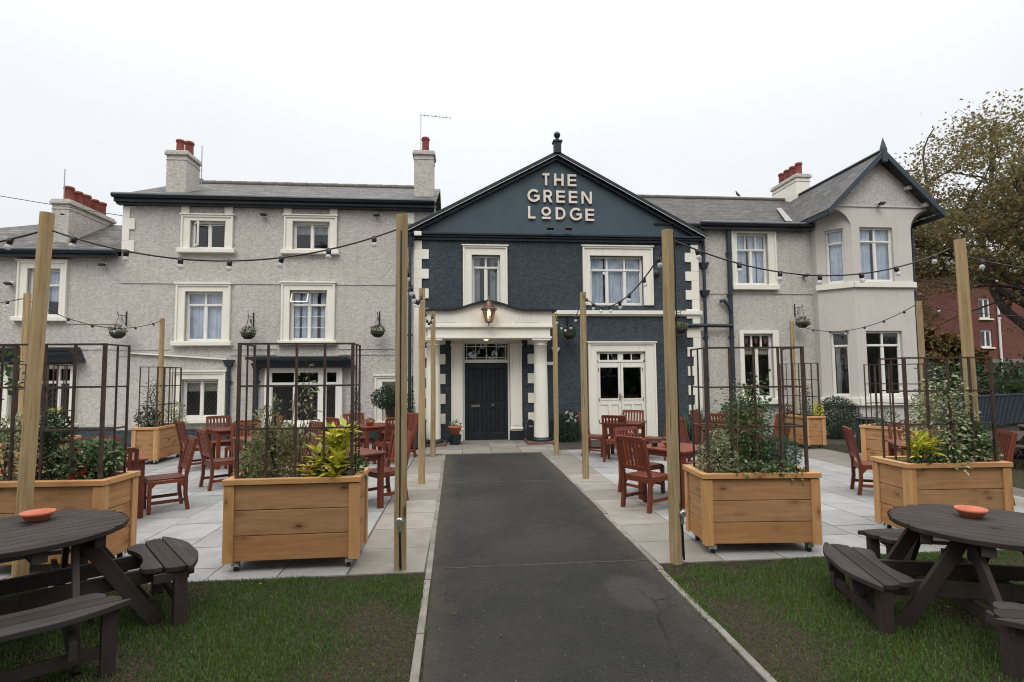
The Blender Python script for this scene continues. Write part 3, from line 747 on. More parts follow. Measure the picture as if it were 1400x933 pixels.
for a, b, hx in ((.11,.643,0),(.647,1.18,1)):
    d = MB(); y1 = y0+.0
    st = .085
    d.box(a, a+st, y1, y1+.045, .03, 1.935); d.box(b-st, b, y1, y1+.045, .03, 1.935)
    for c, e in ((.03,.22),(.80,.95),(1.80,1.935)): d.box(a+st, b-st, y1, y1+.045, c, e)
    m_ = (a+b)/2; d.box(m_-.03, m_+.03, y1, y1+.045, .22, .80); d.box(m_-.03, m_+.03, y1, y1+.045, .95, 1.80)
    for c, e in ((a+st, m_-.03),(m_+.03, b-st)):
        for f_, g_ in ((.22,.80),(.95,1.80)): d.box(c+.001, e-.001, y1+.022, y1+.034, f_+.001, g_-.001); d.box(c+.02, e-.02, y1+.012, y1+.022, f_+.02, g_-.02)
    dl = part(d, 'door', M['door'], P_, .004)
    dl['label'] = 'dark navy door leaf with a brass letter plate' if hx == 0 else 'dark navy door leaf with a round brass knob'
    d = MB()
    if hx == 0: d.box(.27,.48,y1-.010,y1,.845,.90); d.box(.30,.45,y1-.016,y1-.010,.86,.885)
    else: d.lathe((0,0,0), [(.045,0),(.045,.01),(.02,.015),(.03,.04),(.0,.055)], 16, T=Matrix.Translation((.80,y1,.88)) @ Matrix.Rotation(R(90),4,'X'))
    part(d, 'letter_plate' if hx == 0 else 'knob', M['brass'], dl)
# porch
PO = MB(); yp = 12.72
PO.box(-.75,2.12,yp,YG-.02,2.50,2.76)
pts = [(-.80,2.76),(2.17,2.76),(2.17,3.13)]
def arcz(x):
    t = (x-.65)/.92
    return 3.13 + (.20*(math.cos(t*math.pi)+1)/2 if abs(t) < 1 else 0)
top = [(2.17-(2.97)*i/44) for i in range(45)]
pts = [(-.80,2.78),(2.17,2.78)] + [(x, arcz(x)) for x in top]
PO.prism([(x, yp-.01, z) for x, z in pts], (0, YG-yp-.01, 0))
PO.box(-.84,2.21,yp-.06,YG-.02,2.745,2.79); PO.box(-.79,2.16,yp-.03,YG-.02,2.49,2.53)
for xs0 in (-.66, 1.30):
    for k in range(6): PO.box(xs0+k*.10, xs0+k*.10+.05, yp-.022, yp-.005, 2.86, 3.03)
po = part(PO, 'porch', M['cream'], P_)
d = MB(); lo = [(x, arcz(x)-.005) for x in [(2.27-3.17*i/44) for i in range(45)]]; d.prism([(x, yp-.10, z) for x, z in lo] + [(x, yp-.10, z+.05) for x, z in reversed(lo)], (0, YG-yp+.09, 0)); part(d, 'porch_roof', M['navy'], po)
for cx in (-.63, 1.91):
    cy = 12.92
    d = MB(); d.lathe((cx,cy,0), [(.178,.16),(.172,.5),(.168,1.1),(.158,1.8),(.150,2.33),(.165,2.335),(.165,2.355),(.150,2.36),(.150,2.39),(.18,2.42),(.20,2.445)], 28); d.box(cx-.22,cx+.22,cy-.22,cy+.22,2.445,2.498)
    cl = part(d, 'column', M['cream'], po)
    d = MB(); d.lathe((cx,cy,0), [(.245,.07),(.25,.09),(.25,.13),(.215,.15),(.19,.165)], 28); part(d, 'column_base', M['navy'], cl)
    d = MB(); d.box(cx-.36,cx+.30,cy-.30,cy+.5,0,.075); part(d, 'column_step', M['brickstep'], cl, .008)
d = MB(); d.lathe((.62,13.1,2.47), [(.05,.03),(.05,.012),(.03,0),(0,-.002)], 14); part(d, 'ceiling_light', M['lampdim'], po)
d = MB(); d.box(-.25,1.55,13.1,13.6,.0,.035); part(d, 'doorstep', M['oldflag'], P_, .008)
downpipe(P_, -1.22, 13.38, .1, 5.0, [4.85]); 
s = MB(); s.tube([(-1.22,13.38,5.02),(-1.27,13.32,5.10),(-1.36,13.28,5.16)], .05, 8); part(s, 'swan_neck', M['pipe'], P_)
# ================================================================== right wing
Wg = thing('right_wing', 'grey pebbledashed wing with slate roof and a gabled bay right of the blue pub', 'building', (9, 13.6, 0))
w = MB(); openW = [(7.27,8.13,3.95,5.33), (7.37,8.17,.97,2.66)]
wall_grid(w, 6.14, 9.40, 0, 5.55, YL, openW); closed(w, 6.14, 12.12, YL, 19, 0, 5.55)
w.add([(12.12,YL,0),(12.12,YL,5.6),(12.12,YL+.01,5.6)], [(0,1,2)])
w.poly([(12.12,YL,5.5),(12.12,16.7,7.2),(12.12,19,5.5)])
part(w, 'wall', M['wall'], Wg)
w = MB(); roof_slope(w, [(5.0,13.42,5.52),(12.3,13.42,5.52),(12.3,16.7,7.30),(5.0,16.7,7.30)]); roof_slope(w, [(12.3,19.8,5.55),(5.0,19.8,5.55),(5.0,16.7,7.30),(12.3,16.7,7.30)])
rw = part(w, 'roof', M['slate3'], Wg)
w = MB(); w.tube([(3.0,16.7,7.32),(12.3,16.7,7.32)], .07, 8); part(w, 'ridge_tile', M['ridge'], rw)
w = MB(); gutter(w, 6.22, 9.30, 13.36, 5.58); part(w, 'gutter', M['navy'], Wg, .004)
w = MB(); w.box(7.11,8.40,YL-.02,YL+.01,3.71,3.735); w.box(8.40,9.33,YL-.02,YL+.01,3.71,3.735); w.box(6.42,7.0,YL-.02,YL+.01,3.71,3.735); part_each(w, 'string_course', M['wall'], Wg)
win(Wg, 7.27,8.13,3.95,5.33, YL, cols=2, topcols=3, tr=4.90, sur=(.16,.22,.06), head=False, sill=.13, sillx=.02, curtain=(M['curtain'], 3.95, 5.3, [(7.3,7.62),(7.68,7.88),(7.9,8.12)]))
LW = win(Wg, 7.37,8.17,.97,2.66, YL, cols=2, topcols=3, tr=2.30, sur=(.12,.17,.08), sill=.14, half=(M['blind'], 2.12, 2.28), head=True)
def motif(root, xs, z, Y, T=None):
    s = MB()
    for x in xs: s.add([(x-.06,Y,z+.07),(x,Y,z-.10),(x+.06,Y,z+.07),(x+.03,Y,z+.10),(x,Y,z+.06),(x-.03,Y,z+.10)], [(0,1,4,5),(1,2,3,4)], None, False, T)
    part(s, 'stained_glass', simple('stained_red', (.20,.07,.06), .4), root)
motif(LW, (7.51,7.77,8.03), 2.47, YL+.10)
lp = thing('indoor_lamp', 'small glowing lamp seen through the ground floor window of the wing', 'lamp', (7.62,14.3,1.55))
s = MB(); s.lathe((0,0,0), [(.02,0),(.045,.03),(.05,.06),(.03,.10),(0,.11)], 12); s.build('shade', M['lamp'], lp)
s = MB(); s.lathe((0,0,-1.5), [(.1,0),(.1,.02),(.012,.03),(.012,1.5)], 10); s.build('stand', M['brass'], lp)
downpipe(Wg, 6.33, YL-.07, .05, 5.4, [4.35, 3.62])
downpipe(Wg, 7.02, YL-.08, .05, 5.60, None, .055)
s = MB(); s.tube([(5.75,YG-.10,2.86),(7.02,YL-.14,2.86)], .05, 10); s.tube([(6.72,YL-.08,3.50),(6.82,YL-.12,3.52),(6.95,YL-.12,3.38),(7.02,YL-.1,3.2)], .05, 10)
part(s, 'waste_pipe', M['pipe'], Wg)
# bay with gable
YB = 12.8; X0b, X1b = 9.36, 12.06; C0, C1 = 9.92, 11.55; dC = .60
Tc = Matrix.Translation((X0b, YB+dC, 0)) @ Matrix.Rotation(math.atan2(-dC, C0-X0b), 4, 'Z'); Lc = math.hypot(dC, C0-X0b)
Tr = Matrix.Translation((C1, YB, 0)) @ Matrix.Rotation(math.atan2(dC, X1b-C1), 4, 'Z'); Lr = math.hypot(dC, X1b-C1)
w = MB()
fo = [(10.14,11.05,3.93,5.33),(10.18,11.16,1.02,2.67)]; co = [(.22,Lc-.18,3.93,5.33),(.24,Lc-.16,1.02,2.67)]; ro = [(.18,Lr-.22,3.93,5.33),(.16,Lr-.24,1.02,2.67)]
wall_grid(w, C0, C1, 0, 5.42, YB, fo, .1)
wall_grid(w, 0, Lc, 0, 5.84, 0, co, .1, Tc); wall_grid(w, 0, Lr, 0, 5.84, 0, ro, .1, Tr)
w.poly([(X0b,YB+dC,0),(X0b,YB+dC,5.0),(X0b,YL+.2,5.0),(X0b,YL+.2,0)]); w.poly([(X1b,YB+dC,0),(X1b,YL,0),(X1b,YL,5.42),(X1b,YB+dC,5.42)])
# upper square part with arched corners
N = 12; zt = 5.88
zc = lambda t: 5.25+(5.80-5.25)*math.sin(t*math.pi/2)
for (xa, xb, sd_) in ((C0, X0b, 1), (C1, X1b, -1)):
    F = [(xa+(xb-xa)*(1-math.cos(t*math.pi/2)), YB, zc(t)) for t in [i/N for i in range(N+1)]]
    S = [(xb, YB+dC*(math.cos(t*math.pi/2)), zc(t)) for t in [i/N for i in range(N+1)]]
    for i in range(N):
        w.poly([F[i], (F[i][0],YB,zt), (F[i+1][0],YB,zt), F[i+1]]); w.poly([S[i], S[i+1], (xb,S[i+1][1],zt), (xb,S[i][1],zt)])
        nc = Vector((dC*(1 if sd_ > 0 else -1), abs(C0-X0b), 0)).normalized(); ca_ = Vector((xa, YB, 0))
        pj = lambda p: Vector(p) - nc*((Vector(p)-ca_).dot(nc))
        w.add([F[i], F[i+1], pj(F[i+1]), pj(F[i])], [(0,1,2,3)]); w.add([S[i+1], S[i], pj(S[i]), pj(S[i+1])], [(0,1,2,3)])
    w.poly([(xb,YB+dC,5.0),(xb,YL+.3,5.0),(xb,YL+.3,zt),(xb,YB+dC,zt)])
w.poly([(C0,YB,5.42),(C1,YB,5.42),(C1,YB,zt),(C0,YB,zt)])
bay = part(w, 'bay', M['smooth_wall'], Wg); bay['label'] = 'two storey bay with arched corners under a gable'
gx = (X0b+X1b)/2; gz = 7.24; sl = (gz-5.74)/(gx-9.22)
w = MB(); w.prism([(X0b,YB-.004,zt),(X1b,YB-.004,zt),(gx,YB-.004,gz-.14)], (0,.15,0)); part(w, 'gable_wall', M['wall'], bay)
w = MB(); w.box(X0b-.02,X1b+.02,YB-.03,YB+.02,zt-.03,zt+.012); w.box(X0b+.45,X0b+.55,YB-.16,YB+.02,zt+.30,zt+.38); w.box(X1b-.65,X1b-.55,YB-.16,YB+.02,zt+.42,zt+.50); w.box(X1b-.2,X1b-.1,YB-.16,YB+.02,zt-.02,zt+.07); part(w, 'gable_band', M['smooth_wall'], bay)
yv = 12.56
w = MB()
for xe in (9.18, 2*gx-9.18):
    pts = [(xe,yv,5.72),(gx,yv,gz),(gx,17.2,gz),(xe,17.2,5.72)]
    if xe > gx: pts = pts[::-1]
    roof_slope(w, pts, .06)
gr = part(w, 'gable_roof', M['slate2'], Wg)
w = MB(); w.tube([(gx,yv,gz+.02),(gx,17.0,gz+.02)], .05, 8); part(w, 'ridge_tile', M['navy'], gr)
w = MB()
for xe in (9.14, 2*gx-9.14): rake(w, xe, 5.55, gx, gz-.13, .17, yv-.035, yv+.01)
w.prism([(gx-.07,yv-.05,gz-.30),(gx+.07,yv-.05,gz-.30),(gx+.07,yv-.05,gz+.06),(gx-.07,yv-.05,gz+.06)], (0,.08,0))
w.add([(gx-.06,yv-.05,gz+.06),(gx+.06,yv-.05,gz+.06),(gx+.06,yv+.06,gz+.06),(gx-.06,yv+.06,gz+.06),(gx,yv,gz+.36)], [(0,1,4),(1,2,4),(2,3,4),(3,0,4)])
w.box(9.12,9.2,yv+.01,14.3,5.55,5.66); w.box(2*gx-9.2,2*gx-9.12,yv+.01,14.3,5.55,5.66)
part(w, 'bargeboard', M['barge'], gr, .004)
w = MB(); w.prism([(8.68,13.60,5.67),(8.88,13.60,5.67),(9.58,15.2,6.54),(9.42,15.2,6.54)], (0,0,.02)); part(w, 'valley_flashing', M['lead'], Wg)
win(bay, *fo[0], YB, tr=4.97, sur=None, sill=0, curtain=(M['curtain'], 3.95, 5.3, [(10.16,10.55),(10.62,11.04)]), fw=.045)
win(bay, *co[0], 0, cols=1, tr=4.97, sur=None, sill=0, curtain=(M['curtain'], 3.95, 5.3, None), fw=.045, T=Tc)
win(bay, *ro[0], 0, cols=1, tr=4.97, sur=None, sill=0, curtain=(M['curtain'], 3.95, 5.3, None), fw=.045, T=Tr)
win(bay, *fo[1], YB, tr=2.31, sur=None, sill=0, fw=.055)
win(bay, *co[1], 0, cols=1, tr=2.31, sur=None, sill=0, fw=.05, T=Tc, curtain=(M['drape'], 1.0, 2.3, [(.3,.42)]), bars=False)
win(bay, *ro[1], 0, cols=1, tr=2.31, sur=None, sill=0, fw=.05, T=Tr)
w = MB()
for (z0_, z1_, p_) in ((3.77,3.91,.07),(.80,.99,.09)):
    w.box(C0-.02,C1+.02,YB-p_,YB+.01,z0_,z1_); w.box(-.03,Lc+.01,-p_,.01,z0_,z1_,Tc); w.box(-.01,Lr+.03,-p_,.01,z0_,z1_,Tr)
part_each(w, 'sill', M['cream'], bay, .008)
downpipe(Wg, 12.10, YB+dC-.02, .05, 5.5, None, .035)
w = MB(); w.box(12.14,12.62,13.9,14.02,5.0,5.16); part(w, 'rear_gutter', M['navy'], Wg)
chR = chimney(Wg, 10.62, 11.08, 16.0, 17.35, 6.4, 7.95, [(10.85,16.2+.31*i,.10,.44) for i in range(4)], M['cream'])
# ------------------------------------------------------------------ posts
def vwood(mb, x, y, z0, z1, r, bend=0):
    n = 9; pts = []
    for i in range(n):
        t = i/(n-1); pts.append((x+bend*math.sin(t*3)*.01+rnd.uniform(-.002,.002), y+rnd.uniform(-.002,.002), z0+(z1-z0)*t))
    mb.tube(pts, [r*(1.03-.05*i/(n-1)) for i in range(n)], 20)
    for gi in range(len(mb.g)): mb.g[gi] = (Vector((0,0,1)), x*7, y*3)
def post(x, y, h, label, cable=None, lean=0, dz=0):
    t = thing('timber_post', label, 'post', (x,y,0), rnd.random()*3 if not cable else 0, 'round timber posts carrying the string lights')
    s = MB(); vwood(s, 0, 0, 0, h, .05, rnd.uniform(-1,1)); s.build('pole', M['post'], t)
    if cable:
        cx, cy = cable
        s = MB(); s.tube([(cx,cy,h-.02 if cx > 0 else h-.15),(cx*1.15,cy*1.1,h*.9),(cx,cy,h*.5),(cx*1.05,cy,.45),(cx,cy,.05)], .006, 6); s.build('cable', M['black'], t)
        s = MB(); T_ = Matrix.Translation((cx,cy-.02,.42)) @ Matrix.Rotation(R(90),4,'X'); s.lathe((0,0,0), [(.028,-.015),(.031,0),(.031,.02),(.022,.03)], 16, T=T_); s.box(cx-.014,cx+.014,cy-.035,cy,.33,.39); s.build('junction_box', M['galv'], t, .004)
        s = MB(); s.tube([(cx,cy-.012,.34),(cx+.004,cy-.014,.22),(cx+.01,cy-.01,.03)], .009, 8); s.build('plug', M['black'], t)
    return t
pl_ = post(-3.39, 4.66, 2.95, 'thick round timber post at far left in front of the left front planter')
post(-6.80, 9.23, 2.96, 'round timber post half hidden behind the thick post at far left')
post(-6.62, 12.8, 2.95, 'round timber post behind the back left planter by the pebbledashed wall')
post(-.50, 4.71, 3.00, 'tall cracked timber post with a black cable left of the path, nearest the camera', (-.0,-.052))
post(-.58, 8.38, 2.95, 'middle timber post of the row left of the path')
post(-.55, 11.15, 2.93, 'farthest timber post of the row left of the path, beside the porch')
post(1.83, 4.61, 2.88, 'tall timber post with a black cable and grey socket right of the path', (.052,-.01))
post(1.94, 8.44, 2.92, 'middle timber post of the row right of the path')
post(1.93, 10.98, 2.88, 'farthest timber post of the row right of the path, by the porch column')
post(8.30, 12.93, 2.92, 'round timber post behind the back right planter under a hanging basket')
post(8.60, 9.44, 2.95, 'round timber post beside the bay corner in front of the autumn tree')
pr_ = post(5.13, 5.05, 2.95, 'pale timber post at far right in front of the right front planter')
pl_.rotation_euler = (0, R(1.25), .3); pr_.rotation_euler = (0, R(-1.7), .5)
# ------------------------------------------------------------------ string lights
def string(pts, sag, label, n, first=.0, nm='string_lights'):
    # pts: attachment points joined by sagging spans
    P = [Vector(p) for p in pts]; base = P[0].copy()
    t = thing('string_lights', label, 'string lights', base, 0, 'festoon string lights between the posts')
    s = MB(); bulbs = []
    for k in range(len(P)-1):
        a, b = P[k]-base, P[k+1]-base; sg = sag[k] if hasattr(sag, '__len__') else sag
        f = lambda u: a.lerp(b, u) - Vector((0,0,4*sg*u*(1-u)))
        s.tube([f(i/24) for i in range(25)], .0075, 5)
        nn = n[k] if hasattr(n, '__len__') else n
        bulbs += [f((i+.5+rnd.uniform(-.08,.08))/nn) for i in range(nn)]
    s.build('cable', M['black'], t)
    for p in bulbs:
        a = rnd.uniform(-.25,.25)
        T_ = Matrix.Translation(p) @ Matrix.Rotation(a, 4, 'Y') @ Matrix.Rotation(rnd.uniform(-.2,.2), 4, 'X')
        h = MB(); h.lathe((0,0,0), [(.009,.012),(.021,.008),(.021,-.03),(.017,-.045)], 10, T=T_); hh = h.build('bulb_holder', M['black'], t)
        h = MB(); h.lathe((0,0,0), [(.013,-.040),(.018,-.050),(.024,-.064),(.024,-.073),(.016,-.086),(0,-.091)], 12, T=T_); h.build('bulb', M['bulb'], hh)
    return t
string([(-3.27,4.66,2.80),(-.54,4.70,2.87)], .26, 'long string of lights sagging across the three storey house, left of the path', 7)
string([(-3.34,4.66,2.80),(-6.4,4.4,2.85)], .3, 'string of lights leaving the picture from the far left post', 7)
string([(-6.80,9.2,2.88),(-6.62,12.78,2.90)], .30, 'string of lights sagging past the first hanging basket at the left', 6)
string([(-6.84,9.2,2.88),(-11,9.0,2.9)], .25, 'string of lights crossing the far left window towards the picture edge', 8)
string([(-.50,4.78,2.78),(-.58,8.34,2.86),(-.55,11.12,2.88)], [.28,.30], 'string of lights hanging between the three posts left of the path', [8,6])
string([(1.84,4.66,2.76),(1.94,8.40,2.86),(1.93,10.94,2.84)], [.34,.36], 'string of lights hanging between the three posts right of the path', [8,6])
string([(1.87,4.62,2.80),(4.97,5.04,2.86)], .30, 'long string of lights sagging across the wing and bay, right of the path', 7)
string([(8.30,12.9,2.86),(8.60,9.48,2.90)], .34, 'string of lights sagging before the lower bay windows', 7)
string([(8.62,9.4,2.88),(13.5,8.6,2.95)], .30, 'string of lights running right from the post by the bay corner', 9)
string([(5.06,5.05,2.80),(8.4,4.9,2.95)], .25, 'string of lights leaving the picture from the far right post', 6)
string([(8.30,12.9,2.84),(1.97,11.0,2.80)], .42, 'faint string of lights between the farthest post right of the path and the back right post', 10) if False else None
# ------------------------------------------------------------------ planters
def planter(x, y, rz, w, d, h, label, th=1.13, lean=0):
    # origin at the centre of the box on the ground
    t = thing('wooden_planter', label, 'planter', (x,y,0), rz, 'timber planters on casters with steel trellises')
    z0 = .095; n = 3; a = w/2; b = d/2; ph = (h-z0-.05)/n
    for side, nm in ((0,'front'),(1,'back'),(2,'left'),(3,'right')):
        s = MB()
        for k in range(n):
            za, zb = z0+k*ph+.003, z0+(k+1)*ph-.003
            if side == 0: s.box(-a+.02, a-.02, -b+.018, -b+.045, za, zb)
            if side == 1: s.box(-a+.02, a-.02, b-.045, b-.018, za, zb)
            if side == 2: s.box(-a+.018, -a+.045, -b+.047, b-.047, za, zb)
            if side == 3: s.box(a-.045, a-.018, -b+.047, b-.047, za, zb)
        s.build('side_panel', M['planter'], t, .003)
    for sx in (-1, 1):
        for sy in (-1, 1):
            s = MB(); X, Y = sx*a, sy*b
            s.box(X, X-sx*.082, Y, Y-sy*.017, z0-.01, h-.052); s.box(X, X-sx*.017, Y-sy*.019, Y-sy*.075, z0-.01, h-.052); s.build('corner_trim', M['trim'], t, .002)
            s = MB(); cx, cy = X-sx*.09, Y-sy*.07
            s.box(cx-.028,cx+.028,cy-.028,cy+.028,z0-.01,z0); s.box(cx-.024,cx-.019,cy-.01,cy+.022,.03,z0-.012); s.box(cx+.019,cx+.024,cy-.01,cy+.022,.03,z0-.012); s.box(cx-.024,cx+.024,cy-.018,cy+.02,z0-.022,z0-.012)
            s.box(cx-.026,cx+.026,cy-.040 if sy < 0 else cy+.034,cy-.034 if sy < 0 else cy+.040,.052,z0-.014); cs = s.build('caster', M['chrome'], t)
            s = MB(); s.tube([(cx-.014,cy+.005,.034),(cx+.014,cy+.005,.034)], .034, 16); s.build('wheel', M['rubber'], cs)
    s = MB(); e = .012; r = .055
    s.box(-a-e, a+e, -b-e, -b+r, h-.045, h); s.box(-a-e, a+e, b-r, b+e, h-.045, h); s.box(-a-e, -a+r, -b+r+.002, b-r-.002, h-.045, h); s.box(a-r, a+e, -b+r+.002, b-r-.002, h-.045, h)
    s.build('rim', M['trim'], t, .004)
    s = MB(); s.box(-a+.045, a-.045, -b+.045, b-.045, h-.12, h-.035, grain=False); s.build('soil', M['soil'], t)
    # steel cage
    s = MB(); A = a-.075; B = b-.075; za = h-.03; zb = h+th; q = .016
    for zz in (za+.02, h+th*.36, h+th*.68, zb):
        s.box(-A-q/2, A+q/2, -B-q/2, -B+q/2, zz-.008, zz+.008)
        s.box(-A-q/2+.002, -A+q/2-.002, -B, B, zz-.007, zz+.007); s.box(A-q/2+.002, A+q/2-.002, -B, B, zz-.007, zz+.007)
    for i in range(5):
        X = -A+2*A*i/4
        for Y in ((-B, B) if i in (0, 4) else (-B,)):
            qq = (.009 if 0 < i < 4 else .0125) if Y < 0 else .008
            s.box(X-qq, X+qq, Y-qq-.004, Y+qq-.004, za, zb+.008)
    for X in (-A, A): s.box(X-.0065, X+.0065, -.0065, .0065, za, zb)
    s.build('trellis', M['rust'], t)
    return t
planter(-1.40, 5.02, R(0.5), 1.09, .50, .765, 'honey timber planter just left of the path with a yellow croton and a red-green shrub')
planter(2.70, 4.97, R(-4.5), 1.05, .52, .715, 'pale timber planter just right of the path with a climber on canes and feathery shrubs')
planter(-3.48, 5.12, R(-3), 1.12, .46, .77, 'timber planter at the far left behind the thick timber post')
planter(4.72, 5.05, R(-3), 1.02, .48, .745, 'timber planter at the far right behind the pale timber post', 1.0)
planter(-5.88, 11.40, R(91), 1.05, .46, .70, 'timber planter at the back left near the leaded window')
planter(-6.35, 9.05, R(95), 1.05, .46, .70, 'timber planter at left half hidden behind the left front planter')
planter(7.50, 11.52, R(91), 1.02, .46, .70, 'timber planter at the back right in front of the round clipped bush')
planter(7.40, 8.62, R(115), 1.05, .50, .70, 'timber planter at right half hidden behind the right front planter', 1.05)
# ------------------------------------------------------------------ plants
def frame_local(o): return Matrix.Translation(o)
def blob(mb, c, r, n, L, W, up=.3, surf=.5, droop=0):
    c = Vector(c)
    for _ in range(n):
        while True:
            q = Vector((rnd.uniform(-1,1), rnd.uniform(-1,1), rnd.uniform(-1,1)))
            l = q.length
            if .05 < l < 1 and rnd.random() < surf+(1-surf)*l: break
        p = c + Vector((q.x*r[0], q.y*r[1], q.z*r[2]))
        d = (q.normalized()*.8 + Vector((rnd.uniform(-1,1), rnd.uniform(-1,1), rnd.uniform(-1,1)))*.9 + Vector((0,0,up-droop)))
        nr = (q + Vector((rnd.uniform(-1,1), rnd.uniform(-1,1), rnd.uniform(0,1.5))))
        k = rnd.uniform(.6, 1.25)
        mb.leaf(p, d, nr, L*k, W*k)
def stems(mb, c, r, n, h, rad=.004):
    for _ in range(n):
        a = rnd.random()*6.28; q = rnd.random()
        mb.tube([c, Vector(c)+Vector((math.cos(a)*r*q*.4, math.sin(a)*r*q*.4, h*.5)), Vector(c)+Vector((math.cos(a)*r*q, math.sin(a)*r*q, h))], [rad*1.5, rad, rad*.5], 5, False)
def shrub(name, label, cat, loc, blobs, m, L, W, stem=None, flowers=None, up=.3, ns=8, group=None, surf=.5):
    t = thing(name, label, cat, loc, 0, group)
    s = MB()
    for (c, r, n) in blobs: blob(s, c, r, n, L, W, up, surf)
    s.build('foliage', m, t)
    hmax = max(c[2] for c, r, n in blobs)
    s = MB(); stems(s, (0,0,0), max(r[0] for c, r, n in blobs)*.7, ns, hmax); s.build('stem', stem or M['bark'], t)
    if flowers:
        fm, pts, fr = flowers
        for p in pts:
            f = MB(); k = 0
            for i in range(9): a = rnd.random()*6.28; e = rnd.random(); d = Vector((math.cos(a)*e, math.sin(a)*e-.3, .8-e)); f.leaf(Vector(p), d, Vector((0,0,1)), fr, fr*.9)
            f.build('flower', fm, t)
    return t
def spiky(name, label, loc, heads, m, L, W, n=26):
    t = thing(name, label, 'shrub', loc)
    s = MB(); st = MB()
    for h in heads:
        h = Vector(h); st.tube([(0,0,0), (h.x*.4,h.y*.4,h.z*.6), h], [.01,.008,.005], 6, False)
        for i in range(n):
            a = i*2.4+rnd.random()*.4; e = rnd.uniform(-.15, 1.0)
            d = Vector((math.cos(a)*math.cos(e), math.sin(a)*math.cos(e), math.sin(e)+.1))
            k = rnd.uniform(.7, 1.15)
            s.leaf(h - Vector((0,0,rnd.uniform(0,.13))), d, Vector((0,0,1)), L*k, W*k, .1)
    s.build('foliage', m, t); st.build('stem', M['bark'], t); return t
def climber(name, label, loc, h, r, n, m, L, W, canes=0, thin=False):
    t = thing(name, label, 'climber', loc)
    s = MB(); st = MB()
    k = 5
    for j in range(k):
        pts = []
        for i in range(12):
            u = i/11; a = j*1.3+u*5; rr = r*(.6 if thin else .75)*(1-.4*u)
            pts.append((math.cos(a)*rr, math.sin(a)*rr, h*u*(1-.07*j)))
        st.tube(pts, [.005*(1-.6*i/11) for i in range(12)], 5, False)
        for _ in range(n//k):
            u = rnd.random()**(1.25 if not thin else 1.0); i = min(10, int(u*11)); p = Vector(pts[i]).lerp(Vector(pts[i+1]), rnd.random())
            q = Vector((rnd.gauss(0,1), rnd.gauss(0,1), rnd.gauss(0,.6)))*r*.42
            s.leaf(p+q, q+Vector((0,0,-.02)), Vector((rnd.gauss(0,1),rnd.gauss(0,1),1)), L*rnd.uniform(.6,1.2), W*rnd.uniform(.6,1.2))
    s.build('foliage', m, t); st.build('stem', M['bark'], t)
    for j in range(canes):
        c = MB(); x = (-.14,.12,.0)[j]; c.tube([(x,-.05,0),(x*.6,-.03,h*(.96 if j else .75))], .006, 6); c.build('cane', M['cane'], t)
    return t
z2 = .73
shrub('nandina_shrub', 'airy red-tinged green shrub filling the left of the planter left of the path', 'shrub', (-1.62,5.0,z2),
      [((-.08,0,.16),(.22,.17,.18),1300),((.02,0,.34),(.22,.16,.16),900),((-.16,0,.05),(.16,.17,.10),260),((-.08,.02,.50),(.10,.09,.12),120),((.16,.0,.24),(.12,.14,.14),200),((-.0,0,.62),(.05,.05,.1),30)], M['l_nandina'], .042, .017, ns=14)
shrub('trailing_plant', 'low variegated plant at the foot of the red-tinged shrub left of the path', 'plant', (-1.62,4.90,z2), [((-.12,0,.05),(.18,.05,.07),160),((.15,0,.04),(.15,.05,.06),110)], M['l_varieg'], .035, .018, ns=3)
climber('climbing_plant', 'thin climbing plant in the middle of the trellis left of the path', (-1.37,5.04,z2), 1.02, .09, 150, M['l_varieg'], .06, .026, 1, True)
spiky('croton', 'bright yellow broad-leaved croton in the planter left of the path', (-1.08,4.98,z2), [(-.04,-.02,.38),(.06,0,.30),(-.14,-.05,.22),(.02,-.10,.20),(.08,-.04,.44),(-.02,.06,.30),(.0,-.12,.10),(-.18,-.08,.10)], M['l_yellow'], .15, .060, 30)
shrub('leafy_plant', 'dark green leafy plant with a magenta bloom under the yellow croton', 'plant', (-1.18,4.93,z2), [((0,0,.09),(.13,.08,.11),150),((.26,0,.08),(.10,.10,.12),160)], M['l_green'], .05, .028, flowers=(M['f_magenta'], [(-.10,-.10,.10)], .035))
z3 = .69
climber('climbing_plant', 'tall dense green climber on bamboo canes right of the path', (2.70,4.98,z3), .86, .18, 2300, M['l_green'], .042, .027, 3)
shrub('variegated_shrub', 'grey-white variegated bush at the left of the planter right of the path', 'shrub', (2.36,4.90,z3), [((0,0,.14),(.19,.16,.16),1300),((.03,0,.29),(.11,.11,.12),420)], M['l_varieg'], .034, .013, ns=8)
shrub('feathery_shrub', 'feathery blue-green bush at the right of the planter right of the path', 'shrub', (2.98,4.95,z3), [((0,0,.16),(.21,.17,.17),2000),((-.12,0,.10),(.12,.12,.12),500)], M['l_blue'], .042, .008, ns=12)
shrub('ivy', 'trailing pale ivy spilling over the rim of the planter right of the path', 'ivy', (2.74,4.76,z3), [((-.12,0,.05),(.18,.07,.07),220),((.12,-.02,.05),(.17,.07,.07),240),((.28,-.06,.0),(.08,.02,.10),50)], M['l_cream'], .036, .024, ns=4)
shrub('flowering_shrub', 'dark shrub behind the climber in the planter right of the path', 'shrub', (2.40,5.12,z3), [((.05,0,.22),(.18,.1,.2),220)], M['l_dark'], .05, .025)
z1 = .74
shrub('laurel_shrub', 'mid green shrub at the right of the left front planter with small red flowers', 'shrub', (-3.20,5.12,z1), [((-.05,0,.15),(.25,.18,.18),1000),((.10,0,.18),(.16,.14,.16),520)], M['l_cream'], .052, .028, flowers=(M['f_red'], [(.02,-.16,.06),(.07,-.17,.08),(-.02,-.17,.04)], .03))
